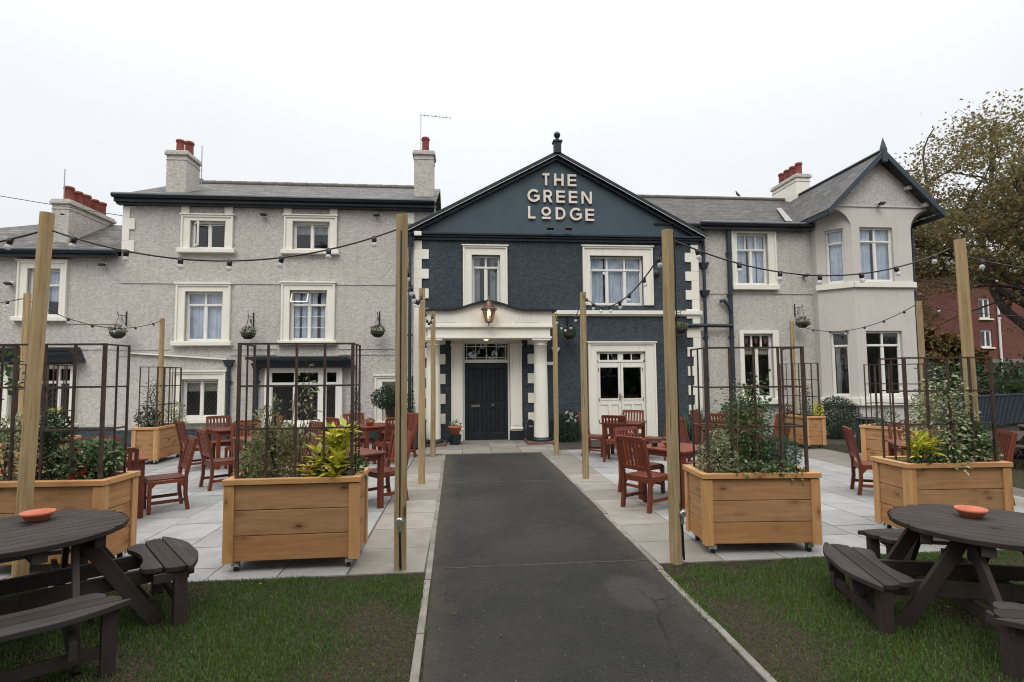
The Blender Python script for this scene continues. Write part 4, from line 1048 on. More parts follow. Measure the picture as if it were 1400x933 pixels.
shrub('dark_shrub', 'dark green upright shrub beside the thick timber post in the left front planter', 'shrub', (-3.52,5.14,z1), [((-.02,0,.22),(.18,.16,.26),900),((.0,0,.42),(.12,.1,.16),300)], M['l_dark'], .045, .022)
shrub('variegated_shrub', 'pale variegated bush left of the thick timber post at the far left', 'shrub', (-3.86,5.1,z1), [((0,0,.2),(.26,.18,.26),1000),((.05,0,.42),(.16,.1,.14),300)], M['l_varieg'], .040, .018, flowers=(M['f_red'], [(.1,-.16,.1)], .028))
shrub('tall_shoot', 'loose pale green shoots reaching the trellis top at the far left edge', 'plant', (-3.98,5.12,z1), [((0,0,1.02),(.14,.1,.14),40),((.12,0,.85),(.10,.08,.08),26),((-.1,0,.7),(.1,.1,.3),40)], M['l_green'], .07, .035, ns=5)
z4 = .71
spiky('croton', 'yellow croton at the left of the far right planter', (4.40,4.92,z4), [(0,0,.30),(-.06,-.05,.22),(.07,-.04,.24),(.0,.05,.16)], M['l_yellow'], .15, .040, 32)
climber('ivy', 'tall cream-edged ivy column in the middle of the far right planter', (4.72,5.0,z4), .90, .19, 2000, M['l_varieg'], .045, .026, 2)
shrub('leafy_shrub', 'dark leafy shrub right of the pale post in the far right planter', 'shrub', (5.02,5.02,z4), [((0,0,.20),(.19,.17,.20),1000),((-.02,0,.38),(.13,.1,.11),300),((.08,-.08,.10),(.13,.1,.12),200)], M['l_cream'], .048, .026)
shrub('leafy_plant', 'small dark green plant at the front of the far right planter', 'plant', (4.38,4.86,z4), [((0,0,.06),(.10,.05,.07),90),((.3,0,.07),(.14,.06,.08),160)], M['l_green'], .045, .024, flowers=(M['f_pink'], [(.02,-.03,.2)], .025))
zb = .66
climber('climbing_plant', 'conical dark climber in the back left planter', (-5.88,11.15,zb), 1.0, .12, 420, M['l_dark'], .045, .026, 1)
shrub('dark_shrub', 'dark leafy shrub at the left of the back left planter', 'shrub', (-6.0,11.2,zb), [((0,0,.2),(.2,.2,.2),420)], M['l_dark'], .055, .028)
shrub('gold_shrub', 'yellow-green bush at the right of the back left planter', 'shrub', (-5.72,11.65,zb), [((0,0,.25),(.18,.18,.25),420),((0,0,.05),(.2,.2,.1),120)], M['l_varieg'], .05, .022, flowers=(M['f_magenta'], [(-.14,-.3,.05)], .04))
shrub('mixed_shrub', 'bushy green shrub with a yellow tip in the half hidden left planter', 'shrub', (-6.3,8.9,zb), [((0,0,.25),(.24,.3,.26),700),((-.1,.3,.2),(.2,.25,.2),380)], M['l_cream'], .055, .028)
spiky('yellow_shrub', 'small yellow-leaved plant in the half hidden left planter', (-6.25,9.15,zb), [(0,0,.5),(-.35,-.1,.45)], M['l_yellow'], .12, .04, 14)
climber('climbing_plant', 'dark climber on the trellis of the back right planter', (7.48,11.25,zb), .75, .09, 380, M['l_dark'], .04, .022, 1)
shrub('red_shrub', 'dark red-leaved plant in the back right planter', 'shrub', (7.32,11.7,zb), [((0,0,.12),(.13,.16,.13),240)], M['l_red'], .05, .022)
shrub('feathery_shrub', 'soft green plant spilling from the back right planter', 'shrub', (7.38,11.15,zb), [((0,0,.12),(.14,.14,.16),300)], M['l_blue'], .05, .012)
shrub('gold_shrub', 'yellow variegated plant at the right of the back right planter', 'shrub', (7.64,11.12,zb), [((0,0,.16),(.12,.12,.17),260)], M['l_yellow'], .05, .022)
shrub('feathery_shrub', 'green rosemary-like bush in the half hidden right planter', 'shrub', (7.25,8.75,zb), [((0,0,.16),(.16,.2,.18),380)], M['l_blue'], .06, .012)
shrub('red_shrub', 'dark red low plant in the half hidden right planter', 'shrub', (7.38,8.45,zb), [((0,0,.08),(.14,.14,.08),200)], M['l_red'], .04, .02)
shrub('variegated_shrub', 'white-green bush in the half hidden right planter', 'shrub', (7.62,8.4,zb), [((0,0,.3),(.18,.2,.34),520)], M['l_varieg'], .05, .024)
# beds along the wall
shrub('round_bush', 'clipped round dark green bush at the foot of the bay', 'bush', (9.25,12.72,0), [((0,0,.52),(.55,.42,.52),5200)], M['l_dark'], .045, .026, ns=8, surf=.05)
shrub('flowering_bush', 'dark bush with white flowers between the porch column and french doors', 'bush', (2.62,13.15,0), [((0,0,.38),(.42,.22,.40),1700),((-.25,-.05,.3),(.25,.2,.3),600)], M['l_dark'], .05, .028,
      flowers=(M['f_white'], [(.05+rnd.uniform(-.16,.16),-.20+rnd.uniform(-.03,.03),.62+rnd.uniform(-.12,.14)) for _ in range(22)], .035))
def grassy(name, label, loc, n, L, W, m, sp=.12):
    t = thing(name, label, 'plant', loc); s = MB()
    for _ in range(n):
        a = rnd.random()*6.28; e = rnd.uniform(.5,1.45); d = Vector((math.cos(a)*math.cos(e), math.sin(a)*math.cos(e), math.sin(e))); p = Vector((rnd.uniform(-sp,sp), rnd.uniform(-sp,sp), 0)); l = L*rnd.uniform(.6,1.1)
        sd = d.cross(Vector((0,0,1))).normalized()*W; m1 = p+d*l*.55; e1 = m1+(d+Vector((0,0,-.5))).normalized()*l*.45
        s.add([p-sd*.5, p+sd*.5, m1+sd*.6, e1, m1-sd*.6], [(0,1,2,4),(4,2,3)])
    s.build('blades', m, t); return t
grassy('ornamental_grass', 'tall grey-green grass clump at the right corner of the blue pub', (5.85,12.9,0), 240, .95, .022, M['l_blue'], .2)
shrub('low_bush', 'dark low bush at the wall foot between blue pub and wing', 'bush', (6.75,13.1,0), [((0,0,.45),(.36,.25,.45),1400),((.5,0,.3),(.3,.2,.3),600)], M['l_dark'], .06, .03)
shrub('dusty_bush', 'grey-green bush with bare twigs under the wing window', 'bush', (7.2,13.0,0), [((-.2,0,.75),(.26,.2,.3),420),((.3,0,.5),(.4,.2,.4),700)], M['l_blue'], .05, .022)
shrub('low_bush', 'low green leafy bush with small pink flowers right of the french doors', 'bush', (5.3,13.15,0), [((0,0,.16),(.3,.18,.18),420)], M['l_dark'], .06, .03, flowers=(M['f_pink'], [(.1,-.2,.26),(-.12,-.18,.22)], .03))
# bay tree and cypresses in pots
bt = thing('bay_tree', 'lollipop bay tree with a bare stem in front of the small leaded window', 'tree', (-1.72,12.85,0))
s = MB(); blob(s, (0,0,1.12), (.31,.26,.25), 1900, .05, .026, .2, .05); s.build('crown', M['l_dark'], bt)
s = MB(); s.tube([(0,0,.3),(.02,0,.6),(0,.01,.95)], .016, 8); s.build('trunk', M['cane'], bt)
s = MB(); s.lathe((0,0,0), [(.12,0),(.17,.32),(.185,.32),(.185,.36),(.16,.36)], 18); s.build('pot', M['black'], bt)
for x, lab, hh in ((-2.40, 'slim dark cypress right of the wide leaded window', 1.34), (-1.16, 'slim dark cypress beside the downpipe left of the porch', 1.30)):
    ct = thing('potted_cypress', lab, 'tree', (x,12.9,0)); s = MB()
    for k in range(9): u = k/8; blob(s, (0,0,.32+u*(hh-.4)), (.17*(1-.75*u)+.02,)*2+(.13,), int(190*(1-.6*u)), .05, .018, .8, .2)
    s.build('foliage', M['l_dark'], ct)
    s = MB(); s.lathe((0,0,0), [(.10,0),(.145,.26),(.155,.26),(.155,.30),(.13,.30)], 16); s.build('pot', M['black'], ct)
# flower pot by the door
def potplant(name, label, loc, r, h, pm, fm, leafm=None, group=None, nf=9, stand=0, sc_=1):
    t = thing(name, label, 'flower pot', loc, rnd.random()*6, group); s = MB()
    s.lathe((0,0,stand), [(r*.55,0),(r*.62,.005),(r*.95,h*.8),(r*1.05,h*.82),(r*1.05,h),(r*.93,h),(r*.90,h*.85),(0,h*.85)], 22); s.build('pot', pm, t)
    if stand:
        s = MB(); s.lathe((0,0,0), [(r*.8,0),(r*.95,stand)], 18); s.build('base_pot', M['navy'], t)
    if fm:
        s = MB(); blob(s, (0,0,stand+h*1.05), (r*.9,r*.9,h*.6), 70, .04*sc_, .024*sc_, .6); s.build('foliage', leafm or M['l_green'], t)
        for i in range(nf):
            f = MB(); a = rnd.random()*6.28; e = rnd.random()*r*.75; p = Vector((math.cos(a)*e, math.sin(a)*e, stand+h*1.1+rnd.uniform(.2,.7)*h))
            for k in range(7): b_ = k*.9; f.leaf(p, Vector((math.cos(b_),math.sin(b_),.25)), Vector((0,0,1)), .026*sc_, .024*sc_)
            f.build('flower', fm, t)
    return t
potplant('flower_pot', 'terracotta pot of white flowers on a dark blue pot beside the front door', (-.12,12.95,.035), .155, .19, M['pot'], M['f_white'], M['l_cream'], None, 16, .22, 1.5)
# hanging baskets
def basket(x, y, z, label, ybr, fm=None, m=None):
    t = thing('hanging_basket', label, 'hanging basket', (x,y,z), 0, 'hanging baskets along the front')
    s = MB(); s.lathe((0,0,0), [(.0,-.15),(.08,-.135),(.14,-.08),(.165,-.0),(.15,.0)], 18); s.build('basket', M['basket'], t)
    s = MB(); blob(s, (0,0,.05), (.17,.17,.09), 210, .05, .026, .4); blob(s, (0,0,-.03), (.19,.19,.06), 60, .05, .024, -.3); s.build('foliage', m or M['l_green'], t)
    if fm:
        for i in range(6):
            f = MB(); a = rnd.random()*6.28; p = Vector((math.cos(a)*.13, math.sin(a)*.13-.03, .07+rnd.random()*.05))
            for k in range(7): f.leaf(p, Vector((math.cos(k*.9),math.sin(k*.9),.3)), Vector((0,0,1)), .03, .028)
            f.build('flower', fm, t)
    s = MB(); zt = .36
    for k in range(3): a = k*2.09+.5; s.tube([(math.cos(a)*.16,math.sin(a)*.16,0),(0,0,zt)], .004, 4)
    s.tube([(0,0,zt),(0,0,zt+.03)], .006, 5); s.build('chain', M['black'], t)
    yb = ybr-y
    s = MB(); s.box(-.012,.012,yb-.02,yb,.18,.52); s.box(-.008,.008,-.02,yb-.02,zt+.035,zt+.05); s.tube([(0,0,zt+.05),(0,-.03,zt+.06),(0,-.035,zt+.10),(0,0,zt+.10)], .007, 6)
    s.tube([(0,yb-.02,.22),(0,yb*.5,.26),(0,yb*.3,zt),(0,yb*.55,zt-.02),(0,yb*.6,zt-.09)], .007, 6); s.build('bracket', M['black'], t)
    return t
basket(-7.83,13.28,2.68,'hanging basket between the far left window and the next, on grey pebbledash',YL,None)
basket(-4.95,13.28,2.66,'hanging basket between the two first floor windows of the three storey house',YL,M['f_white'])
basket(-1.97,13.28,2.70,'hanging basket right of the curtained window, left of the drainpipe, with a yellow bloom',YL,M['f_yellow'])
basket(2.68,13.18,2.64,'hanging basket on the blue wall between porch and french doors',YG,M['f_white'],M['l_dark'])
basket(5.52,13.18,2.78,'hanging basket peeking out behind the tall post with the grey socket',YG,M['f_yellow'],M['l_cream'])
basket(8.82,13.28,2.93,'hanging basket on the grey wing beside the bay',YL,None,M['l_cream'])
# ------------------------------------------------------------------ lamps and small fixtures
def flood(x, y, z, label, rz=0, white=True, s_=1):
    t = thing('floodlight', label, 'floodlight', (x,y,z), rz, 'small floodlights on the walls')
    s = MB(); s.box(-.075*s_,.075*s_,-.18,-.07,-.06,-.02, Matrix.Rotation(R(-18),4,'X')); s.build('lamp_head', M['black'], t, .008)
    s = MB(); s.box(-.045,.045,-.05,0,-.03,.07); s.box(-.015,.015,-.12,-.05,-.02,.01); s.build('bracket', M['cream'], t, .004)
    return t
flood(-8.35,YL,4.29,'floodlight under the gutter of the low house'); flood(-10.35,YL,3.82,'floodlight beside the far left window')
flood(-4.74,YL,5.56,'floodlight between the two top floor windows'); flood(-2.05,YL,5.60,'floodlight right of the top right window of the three storey house')
flood(9.1,YL,4.20,'floodlight on the wing wall level with the bay curtains'); flood(8.95,YL,5.38,'twin floodlight under the wing gutter beside the bay')
flood(10.66,YB-.03,5.90,'floodlight at the base of the bay gable')
for x, lab in ((2.24,'left pediment spotlight'),(2.70,'right pediment spotlight')): flood(x,YG-.16,5.26,lab+' below the raised lettering',0,True,1.1)
al = thing('alarm_box', 'round grey alarm box right of the three-light window on the blue gable', 'alarm', (5.02,YG,4.22)); s = MB(); s.lathe((0,0,0), [(.10,0),(.10,.04),(.07,.07),(0,.075)], 20, T=Matrix.Rotation(R(90),4,'X')); s.build('cover', M['pipe'], al)
al = thing('junction_box', 'small white boxes at the left foot of the gable', 'box', (-1.03,YG-.12,5.22)); s = MB(); s.box(-.09,.09,-.07,.0,-.16,-.05); s.box(-.12,-.03,-.07,0,.06,.14); s.build('box', M['white'], al, .01)
al = thing('wall_lamp', 'small white wall lamp right of the porch column', 'wall lamp', (2.36,YG,2.22)); s = MB(); s.prism([(-.10,-.02,.08),(.12,-.02,.08),(.04,-.02,-.06),(-.04,-.02,-.06)], (0,-.12,0)); s.build('shade', M['white'], al, .006); s = MB(); s.box(-.2,-.05,-.04,0,-.35,-.27); s.build('box', M['white'], al)
ln = thing('lantern', 'copper lantern with a warm light in front of the porch pediment', 'lantern', (.66,12.50,2.83))
s = MB()
for k in range(6):
    a = k*math.pi/3; s.tube([(.075*math.cos(a),.075*math.sin(a),.03),(.155*math.cos(a),.155*math.sin(a),.31)], .008, 6)
s.lathe((0,0,0), [(.03,.0),(.09,.01),(.09,.03),(.03,.03)], 6); s.lathe((0,0,0), [(.19,.30),(.20,.315),(.16,.34),(.10,.40),(.085,.41),(.09,.44),(.06,.48),(.03,.50),(.045,.53),(.02,.56),(.012,.62),(0,.63)], 18)
s.build('lantern_frame', M['copper'], ln)
s = MB(); s.lathe((0,0,0), [(.07,.032),(.148,.30)], 6); s.build('pane', M['glass'], ln)
s = MB(); s.lathe((0,0,0), [(.0,.16),(.03,.18),(.035,.23),(.02,.28),(0,.29)], 12); s.build('bulb', M['lamp'], ln)
s = MB(); s.tube([(0,.0,-.0),(0,.05,-.03),(0,.22,-.03)], .012, 6); s.build('bracket', M['black'], ln)
# sign letters, strokes in metres on the pediment
sg = thing('raised_lettering', 'cream raised letters reading THE GREEN LODGE on the blue pediment', 'sign', (2.46,YG-.02,6.1))
LX = lambda zx: 2.09+(zx-348)*.002226-2.46
LZ = lambda zy: 6.74-(zy-161)*.002194-6.1
ST = 26*.0022
def letter(ch, xa, xb, yt, yb):
    s = MB(); x0, x1, z1, z0 = LX(xa), LX(xb), LZ(yt), LZ(yb); y0, y1 = -.06, -.03
    B = lambda a, b, c, d: s.box(a, b, y0, y1, c, d)
    w = x1-x0; h = z1-z0; t = ST
    def arc(cx, cz, rx, rz, a0, a1, tt=t, n=26):
        o = []; i_ = []
        for k in range(n+1):
            a = R(a0+(a1-a0)*k/n); o.append((cx+rx*math.cos(a), y0, cz+rz*math.sin(a))); i_.append((cx+(rx-tt)*math.cos(a), y0, cz+(rz-tt)*math.sin(a)))
        full = abs(a1-a0) >= 359
        vs = o+i_+[(p[0], y1, p[2]) for p in o+i_]; m = n+1; fs = []
        for k in range(n):
            fs += [(k, k+1, m+k+1, m+k), (k, 2*m+k, 2*m+k+1, k+1), (m+k, m+k+1, 3*m+k+1, 3*m+k)]
        if not full: fs += [(0, m, 3*m, 2*m), (n, 2*m+n, 3*m+n, m+n)]
        s.add(vs, fs)
    if ch == 'T': B(x0, x1, z1-t, z1); c = (x0+x1)/2; B(c-t/2, c+t/2, z0, z1-t)
    if ch == 'H': B(x0, x0+t, z0, z1); B(x1-t, x1, z0, z1); c = (z0+z1)/2; B(x0+t, x1-t, c-t/2, c+t/2)
    if ch == 'E':
        B(x0, x0+t, z0, z1); c = (z0+z1)/2
        for a in (z0, c-t*.45, z1-t): B(x0+t, x1-(.004 if a == c-t*.45 else 0), a, a+t*.92)
    if ch == 'L': B(x0, x0+t, z0, z1); B(x0+t, x1, z0, z0+t*.92)
    if ch == 'N':
        B(x0, x0+t*.92, z0, z1); B(x1-t*.92, x1, z0, z1); s.prism([(x0+.001,y0-.001,z1),(x0+t*1.15,y0-.001,z1),(x1-.001,y0-.001,z0),(x1-t*1.15,y0-.001,z0)], (0,y1-y0,0))
    if ch == 'R':
        B(x0, x0+t, z0, z1); r = h*.30; xr = x1-r-.01
        B(x0+t, xr, z1-t*.9, z1); B(x0+t, xr, z1-2*r, z1-2*r+t*.9); arc(xr, z1-r, r, r, -90, 90, t*.9)
        s.prism([(x0+t+.04,y0-.001,z1-2*r+.01),(x0+t+.04+t*1.15,y0-.001,z1-2*r+.01),(x1+.002,y0-.001,z0),(x1-t*1.15,y0-.001,z0)], (0,y1-y0,0))
    if ch == 'G':
        cx, cz = x0+h*.53, (z0+z1)/2; arc(cx, cz, h*.51, h*.51, 45, 322, t*.98, 34); c = cz-.004; xr = cx+h*.46
        B(cx+.01, xr, c-t*.5, c+t*.4); s.box(xr-t*.95, xr, y0-.001, y1, cz-h*.34, c-t*.5)
    if ch == 'D': B(x0, x0+t, z0, z1); r = h/2; xr = x1-r*.92; B(x0+t, xr, z1-t*.92, z1); B(x0+t, xr, z0, z0+t*.92); arc(xr, z0+r, r*.92, r, -90, 90, t*.92)
    if ch == 'O': zz0, zz1 = LZ(660), LZ(555); arc((x0+x1)/2, (zz0+zz1)/2, w/2, (zz1-zz0)/2, 0, 360, t*.9, 40)
    if ch == '_': B(x0, x1, z0, z1)
    s.build('letter', M['letter'], sg)
for a in (('T',350,428,158,300),('H',482,592,160,302),('E',638,740,162,304),('G',170,312,352,498),('R',357,460,355,500),('E',505,605,358,502),('E',650,748,360,504),('N',797,918,365,508),
          ('L',178,262,550,695),('O',332,440,555,660),('_',338,438,672,697),('D',495,608,558,700),('G',655,792,560,706),('E',840,942,566,710)): letter(*a)
# ------------------------------------------------------------------ dining tables and chairs
def make_chair(loc, rz, label, group):
    # faces +x, origin under the seat centre
    t = thing('wooden_chair', label, 'chair', loc, rz, group)
    m = M['mahog']; w = .205; q = .021
    s = MB()
    for k in range(6): y = -.205+k*.0685; s.box(-.19,.205,y,y+.058,.385,.403)
    s.box(.17,.195,-.17,.17,.335,.384); s.box(-.195,-.17,-.17,.17,.335,.384)
    s.build('seat', m, t, .003)
    for sy in (-1, 1):
        s = MB(); s.box(.165,.165+2*q,sy*w-q,sy*w+q,0,.384); s.build('front_leg', m, t, .003)
        s = MB(); s.beam((-.215,sy*w,0),(-.185,sy*w,.20),.042,.045,(0,1,0)); s.beam((-.185,sy*w,.19),(-.188,sy*w,.42),.042,.045,(0,1,0)); s.beam((-.188,sy*w,.41),(-.285,sy*w,.86),.040,.038,(0,1,0)); s.build('rear_leg', m, t, .003)
        s = MB(); s.beam((-.17,sy*w,.13),(.17,sy*w,.13),.022,.038); s.build('stretcher', m, t, .002)
        s = MB(); s.prism([(-.165,sy*w-.011,.384),(.165,sy*w-.011,.384),(.165,sy*w-.011,.30),(.12,sy*w-.011,.345),(-.11,sy*w-.011,.345),(-.165,sy*w-.011,.28)], (0,.022,0), (1,0,0)); s.build('side_rail', m, t, .002)
    s = MB(); bk = lambda z: -.188-(z-.41)*.2155
    s.beam((bk(.84),-w-.005,.845),(bk(.84),w+.005,.845),.024,.055,(-.2,0,1)); s.beam((bk(.50),-w,.50),(bk(.50),w,.50),.022,.05,(-.2,0,1))
    for k in range(6): y = -.148+k*.0592; s.beam((bk(.52),y,.52),(bk(.82),y,.82),.036,.012,(1,0,0))
    s.build('backrest', m, t, .002)
    return t
CH = [None]
def chair(x, y, rz, label, group):
    if CH[0] is None: CH[0] = make_chair((x,y,0), rz, label, group); return CH[0]
    return dup(CH[0], (x,y,0), rz, label, group)
TB = [None]
def table(x, y, rz, label):
    g_ = 'square mahogany patio tables'
    if TB[0]: return dup(TB[0], (x,y,0), rz, label, g_)
    t = thing('patio_table', label, 'table', (x,y,0), rz, g_); m = M['mahog']; a = .375
    s = MB()
    for k in range(7): y_0 = -a+.07+k*.0877; s.box(-a+.07,a-.07,y_0,y_0+.083,.662,.682)
    for sg_ in (-1,1): s.box(-a,a,sg_*a,sg_*(a-.067),.660,.684); s.box(sg_*a,sg_*(a-.067),-a+.069,a-.069,.660,.684)
    s.build('tabletop', m, t, .003)
    for sg_ in (-1,1):
        s = MB(); s.box(-.28,.28,sg_*.315,sg_*.335,.59,.659); s.build('apron', m, t, .002)
        s = MB(); s.box(sg_*.315,sg_*.335,-.28,.28,.59,.659); s.build('apron', m, t, .002)
        for s2 in (-1,1): s = MB(); s.box(sg_*.285,sg_*.345,s2*.285,s2*.345,0,.659); s.build('leg', m, t, .003)
    TB[0] = t; return t
def setting(x, y, deg, tlabel, clabels, off=.56, jit=0):
    table(x, y, R(deg), tlabel)
    for k, lab in enumerate(clabels):
        if not lab: continue
        o = off
        if isinstance(lab, tuple): lab, o = lab
        a = R(deg+90*k); chair(x+math.cos(a)*o, y+math.sin(a)*o, a+math.pi+R(rnd.uniform(-4,4)), lab, 'mahogany slatted patio chairs')
# k=0 direction deg, 1 = +90, 2 = +180 ...
setting(2.76, 6.86, 33, 'mahogany table with a pot of pansies behind the tall post with the grey socket',
    [('chair beyond the pansy table, turned to the camera',.66), 'chair on the far left of the pansy table, mostly behind the nearest chair', ('nearest big chair left of the right planter, back to the camera',.60), 'chair tucked under the pansy table behind the tall post'])
setting(3.20, 10.55, -30, 'mahogany table with a white flower pot in front of the french doors',
    [('chair right of the table by the french doors, shown side-on',.60), 'chair between table and french doors, facing the camera', ('chair left of the table by the french doors, shown side-on',.58), ('chair with its slatted back to the camera at the french door table',.56)])
setting(4.28, 8.42, 45, 'mahogany table with pink flowers behind the climber right of the path',
    ['chair right behind the pink flower table, hidden by the climber', 'chair far left of the pink flower table, nearly edge-on', 'red-lit chair at the near side of the pink flower table', 'chair hidden by the feathery bush at the pink flower table'])
setting(5.45, 10.45, 40, 'farthest mahogany table at the right, near the wing window',
    ['chair beside the back right planter at the farthest table', 'chair left of the farthest right table, by the ornamental grass', 'chair nearest the camera at the farthest right table', 'chair on the right near side of the farthest right table'])
setting(-4.20, 10.62, 38, 'mahogany table with pink geraniums in front of the small leaded window',
    ['chair right of the geranium table behind the left planter trellis', 'chair behind the geranium table, back to the leaded window', ('chair left of the geranium table beside the back left planter',.58), 'chair on the near right of the geranium table'])
setting(-1.66, 10.80, 38, 'mahogany table with a pink pot in front of the lollipop bay tree',
    [('chair right of the bay tree table, behind the cracked post',.60), 'chair behind the bay tree table next to the slim cypress', 'chair left of the bay tree table behind the yellow croton', ('chair back left of the cracked post at the bay tree table',.58)])
setting(-1.42, 6.95, 40, 'mahogany table right behind the planter left of the path',
    ['chair seen right of the yellow croton behind the left planter', 'chair behind the red-tinged shrub at the table near the path', 'chair left of the table right behind the path-side left planter', None])
setting(-3.05, 8.95, 40, 'mahogany table hidden behind the red-tinged shrub',
    ['chair right of the table hidden behind the red-tinged shrub', 'far chair of the table hidden behind the red-tinged shrub', ('chair leaning in at the left edge of the path-side left planter',.62), 'near chair of the table hidden behind the red-tinged shrub'])
setting(-4.12, 6.86, 35, 'mahogany table behind the far left planter',
    [('chair standing clear at the right of the far left table, side-on',.60), 'far chair of the far left table', 'left chair of the far left table behind the leafy shrubs', 'near chair of the far left table, just above the planter corner'])
setting(6.02, 6.62, -28, 'mahogany table behind the far right planter',
    ['chair with orange-lit back at the right edge beyond the far right planter', 'far chair of the table behind the far right planter', ('single chair standing left of the far right planter, side-on',.60), 'near chair of the table behind the far right planter'])
# things on tables
potplant('flower_pot', 'terracotta bowl of lilac and yellow pansies on the table behind the tall post', (2.66,6.80,.684), .095, .075, M['pot'], M['f_lilac'], None, 'flower pots on the tables', 9)
sv = thing('small_jar', 'small black jar beside the pansy bowl', 'jar', (2.50,6.92,.684)); s = MB(); s.lathe((0,0,0), [(.03,0),(.038,.02),(.036,.05),(.03,.06),(.025,.06)], 14); s.build('jar', M['black'], sv)
potplant('flower_pot', 'white flower pot on the table by the french doors', (3.18,10.60,.684), .085, .07, M['terra'], M['f_white'], None, 'flower pots on the tables', 14)
potplant('flower_pot', 'orange bowl of pink and yellow flowers on the table behind the climber', (4.28,8.30,.684), .10, .075, M['pot'], M['f_pink'], None, 'flower pots on the tables', 14)
potplant('flower_pot', 'pink geranium pot on the table at the small leaded window', (-4.10,10.66,.684), .095, .075, M['pot'], M['f_pink'], None, 'flower pots on the tables', 14)
potplant('flower_pot', 'pink flower pot on the table in front of the bay tree', (-1.72,10.72,.684), .09, .075, M['pot'], M['f_pink'], None, 'flower pots on the tables', 10)
# ------------------------------------------------------------------ round picnic tables
def clip_strip(d0, d1, ro, ri=0, ang=None, n=30):
    # strip between d0..d1 along the normal (x), t along y; returns outline
    T_ = math.sqrt(max(ro*ro-d0*d0, 0)) if d0 > 0 else math.sqrt(max(ro*ro-min(abs(d0),abs(d1))**2, 0)) if d0*d1 > 0 else ro
    if ang: T_ = min(T_, d1*math.tan(ang))
    lo = []; up = []
    for k in range(n+1):
        t = -T_+2*T_*k/n
        if ro*ro-t*t <= 0: e = 0
        else: e = math.sqrt(ro*ro-t*t)
        a = max(d0, -e); b = min(d1, e)
        if ri and abs(t) < ri: a = max(a, math.sqrt(ri*ri-t*t))
        if ang: a = max(a, abs(t)/math.tan(ang))
        if b-a > .002 or (ang is None and b >= a): lo.append((a, t)); up.append((b, t))
    return lo + up[::-1]
def picnic(loc, deg, label, plank=None):
    t = thing('picnic_table', label, 'picnic table', loc, R(deg), 'dark round picnic tables with attached benches')
    m = M['picnic']; ht = .68; hb = .385
    Rp = Matrix.Rotation(R(plank or 0), 4, 'Z')
    s = MB(); r = .535; n = 11; w = 2*r/n
    for k in range(n):
        d0 = -r+k*w+.003; d1 = -r+(k+1)*w-.003
        o = clip_strip(d0, d1, r)
        s.prism([(a, b, ht-.032) for a, b in o], (0,0,.032), (0,1,0), Rp)
    s.build('tabletop', m, t, .004)
    s = MB(); 
    for y in (-.30,.30): s.box(-.40,.40,y-.03,y+.03,ht-.10,ht-.034,Rp)
    s.box(-.5,.5,-.035,.035,ht-.10,ht-.034,Rp); s.build('top_batten', m, t, .003)
    s = MB(); s.lathe((.02,.12,ht-.0), [(.03,.0015),(.0,.0016)], 14); s.build('umbrella_hole', M['black'], t)
    for k in range(4):
        Tk = Matrix.Rotation(R(90*k), 4, 'Z')
        s = MB(); an = R(29)
        for d0, d1 in ((.575,.685),(.693,.803),(.811,.935)):
            o = clip_strip(d0, d1, .945, .62, an)
            s.prism([(a, b, hb-.032) for a, b in o], (0,0,.032), (0,1,0), Tk)
        s.build('bench', m, t, .004)
        s = MB()
        for sg_ in (-1, 1):
            s.box(.0,.90,sg_*.19-.018,sg_*.19+.018,hb-.128,hb-.034,Tk) if k % 2 == 0 else s.box(.0,.90,sg_*.20-.018,sg_*.20+.018,hb-.225,hb-.132,Tk)
        s.build('seat_beam', m, t, .003)
        for sg_ in (-1, 1):
            s = MB()
            p = Tk @ Vector((.26,sg_*.20+sg_*.036,ht-.04)); q = Tk @ Vector((.68,sg_*.20+sg_*.036,0)); s.beam(p, q, .034, .085, Tk.to_3x3() @ Vector((0,1,0)) if False else (0,0,1)); s.build('brace', m, t, .003)
            s = MB(); s.box(.745,.82,sg_*.36-.035,sg_*.36+.035,-.0,hb-.034,Tk); s.build('leg', m, t, .003)
            s = MB(); s.box(.63,.83,sg_*.33-.06,sg_*.33-.04,hb-.09,hb-.034,Tk) ; s.build('bench_batten', m, t, .002)
        s = MB(); s.box(.775,.81,-.324,.324,.10,.16,Tk); s.build('foot_rail', m, t, .003)
    return t
PT1 = picnic((-2.68,3.69,0), 37, 'dark round picnic table on the lawn at the lower left', -82)
PT2 = picnic((3.45,3.36,-.07), 164, 'dark round picnic table on the lawn at the lower right', 61)
PT3 = dup(PT2, (10.0,8.3,0), R(20), 'distant dark picnic table with a saucer on the lawn at the right edge')
for (x, y, lab) in ((-2.76,3.92,'shallow terracotta bowl on the lower left picnic table'),(3.49,3.50,'shallow terracotta bowl on the lower right picnic table'),(9.75,8.4,'terracotta saucer on the distant picnic table')):
    t = thing('terracotta_bowl', lab, 'bowl', (x,y,.681 if not 3 < x < 4 else .611), 0, 'empty terracotta bowls on picnic tables'); s = MB(); k = .088
    s.lathe((0,0,0), [(.05,0),(.058,.004),(.078,.035),(k,.042),(k+.004,.046),(k+.004,.060),(k-.004,.060),(.070,.035),(.05,.010),(0,.008)], 32); s.build('bowl', M['pot'], t)
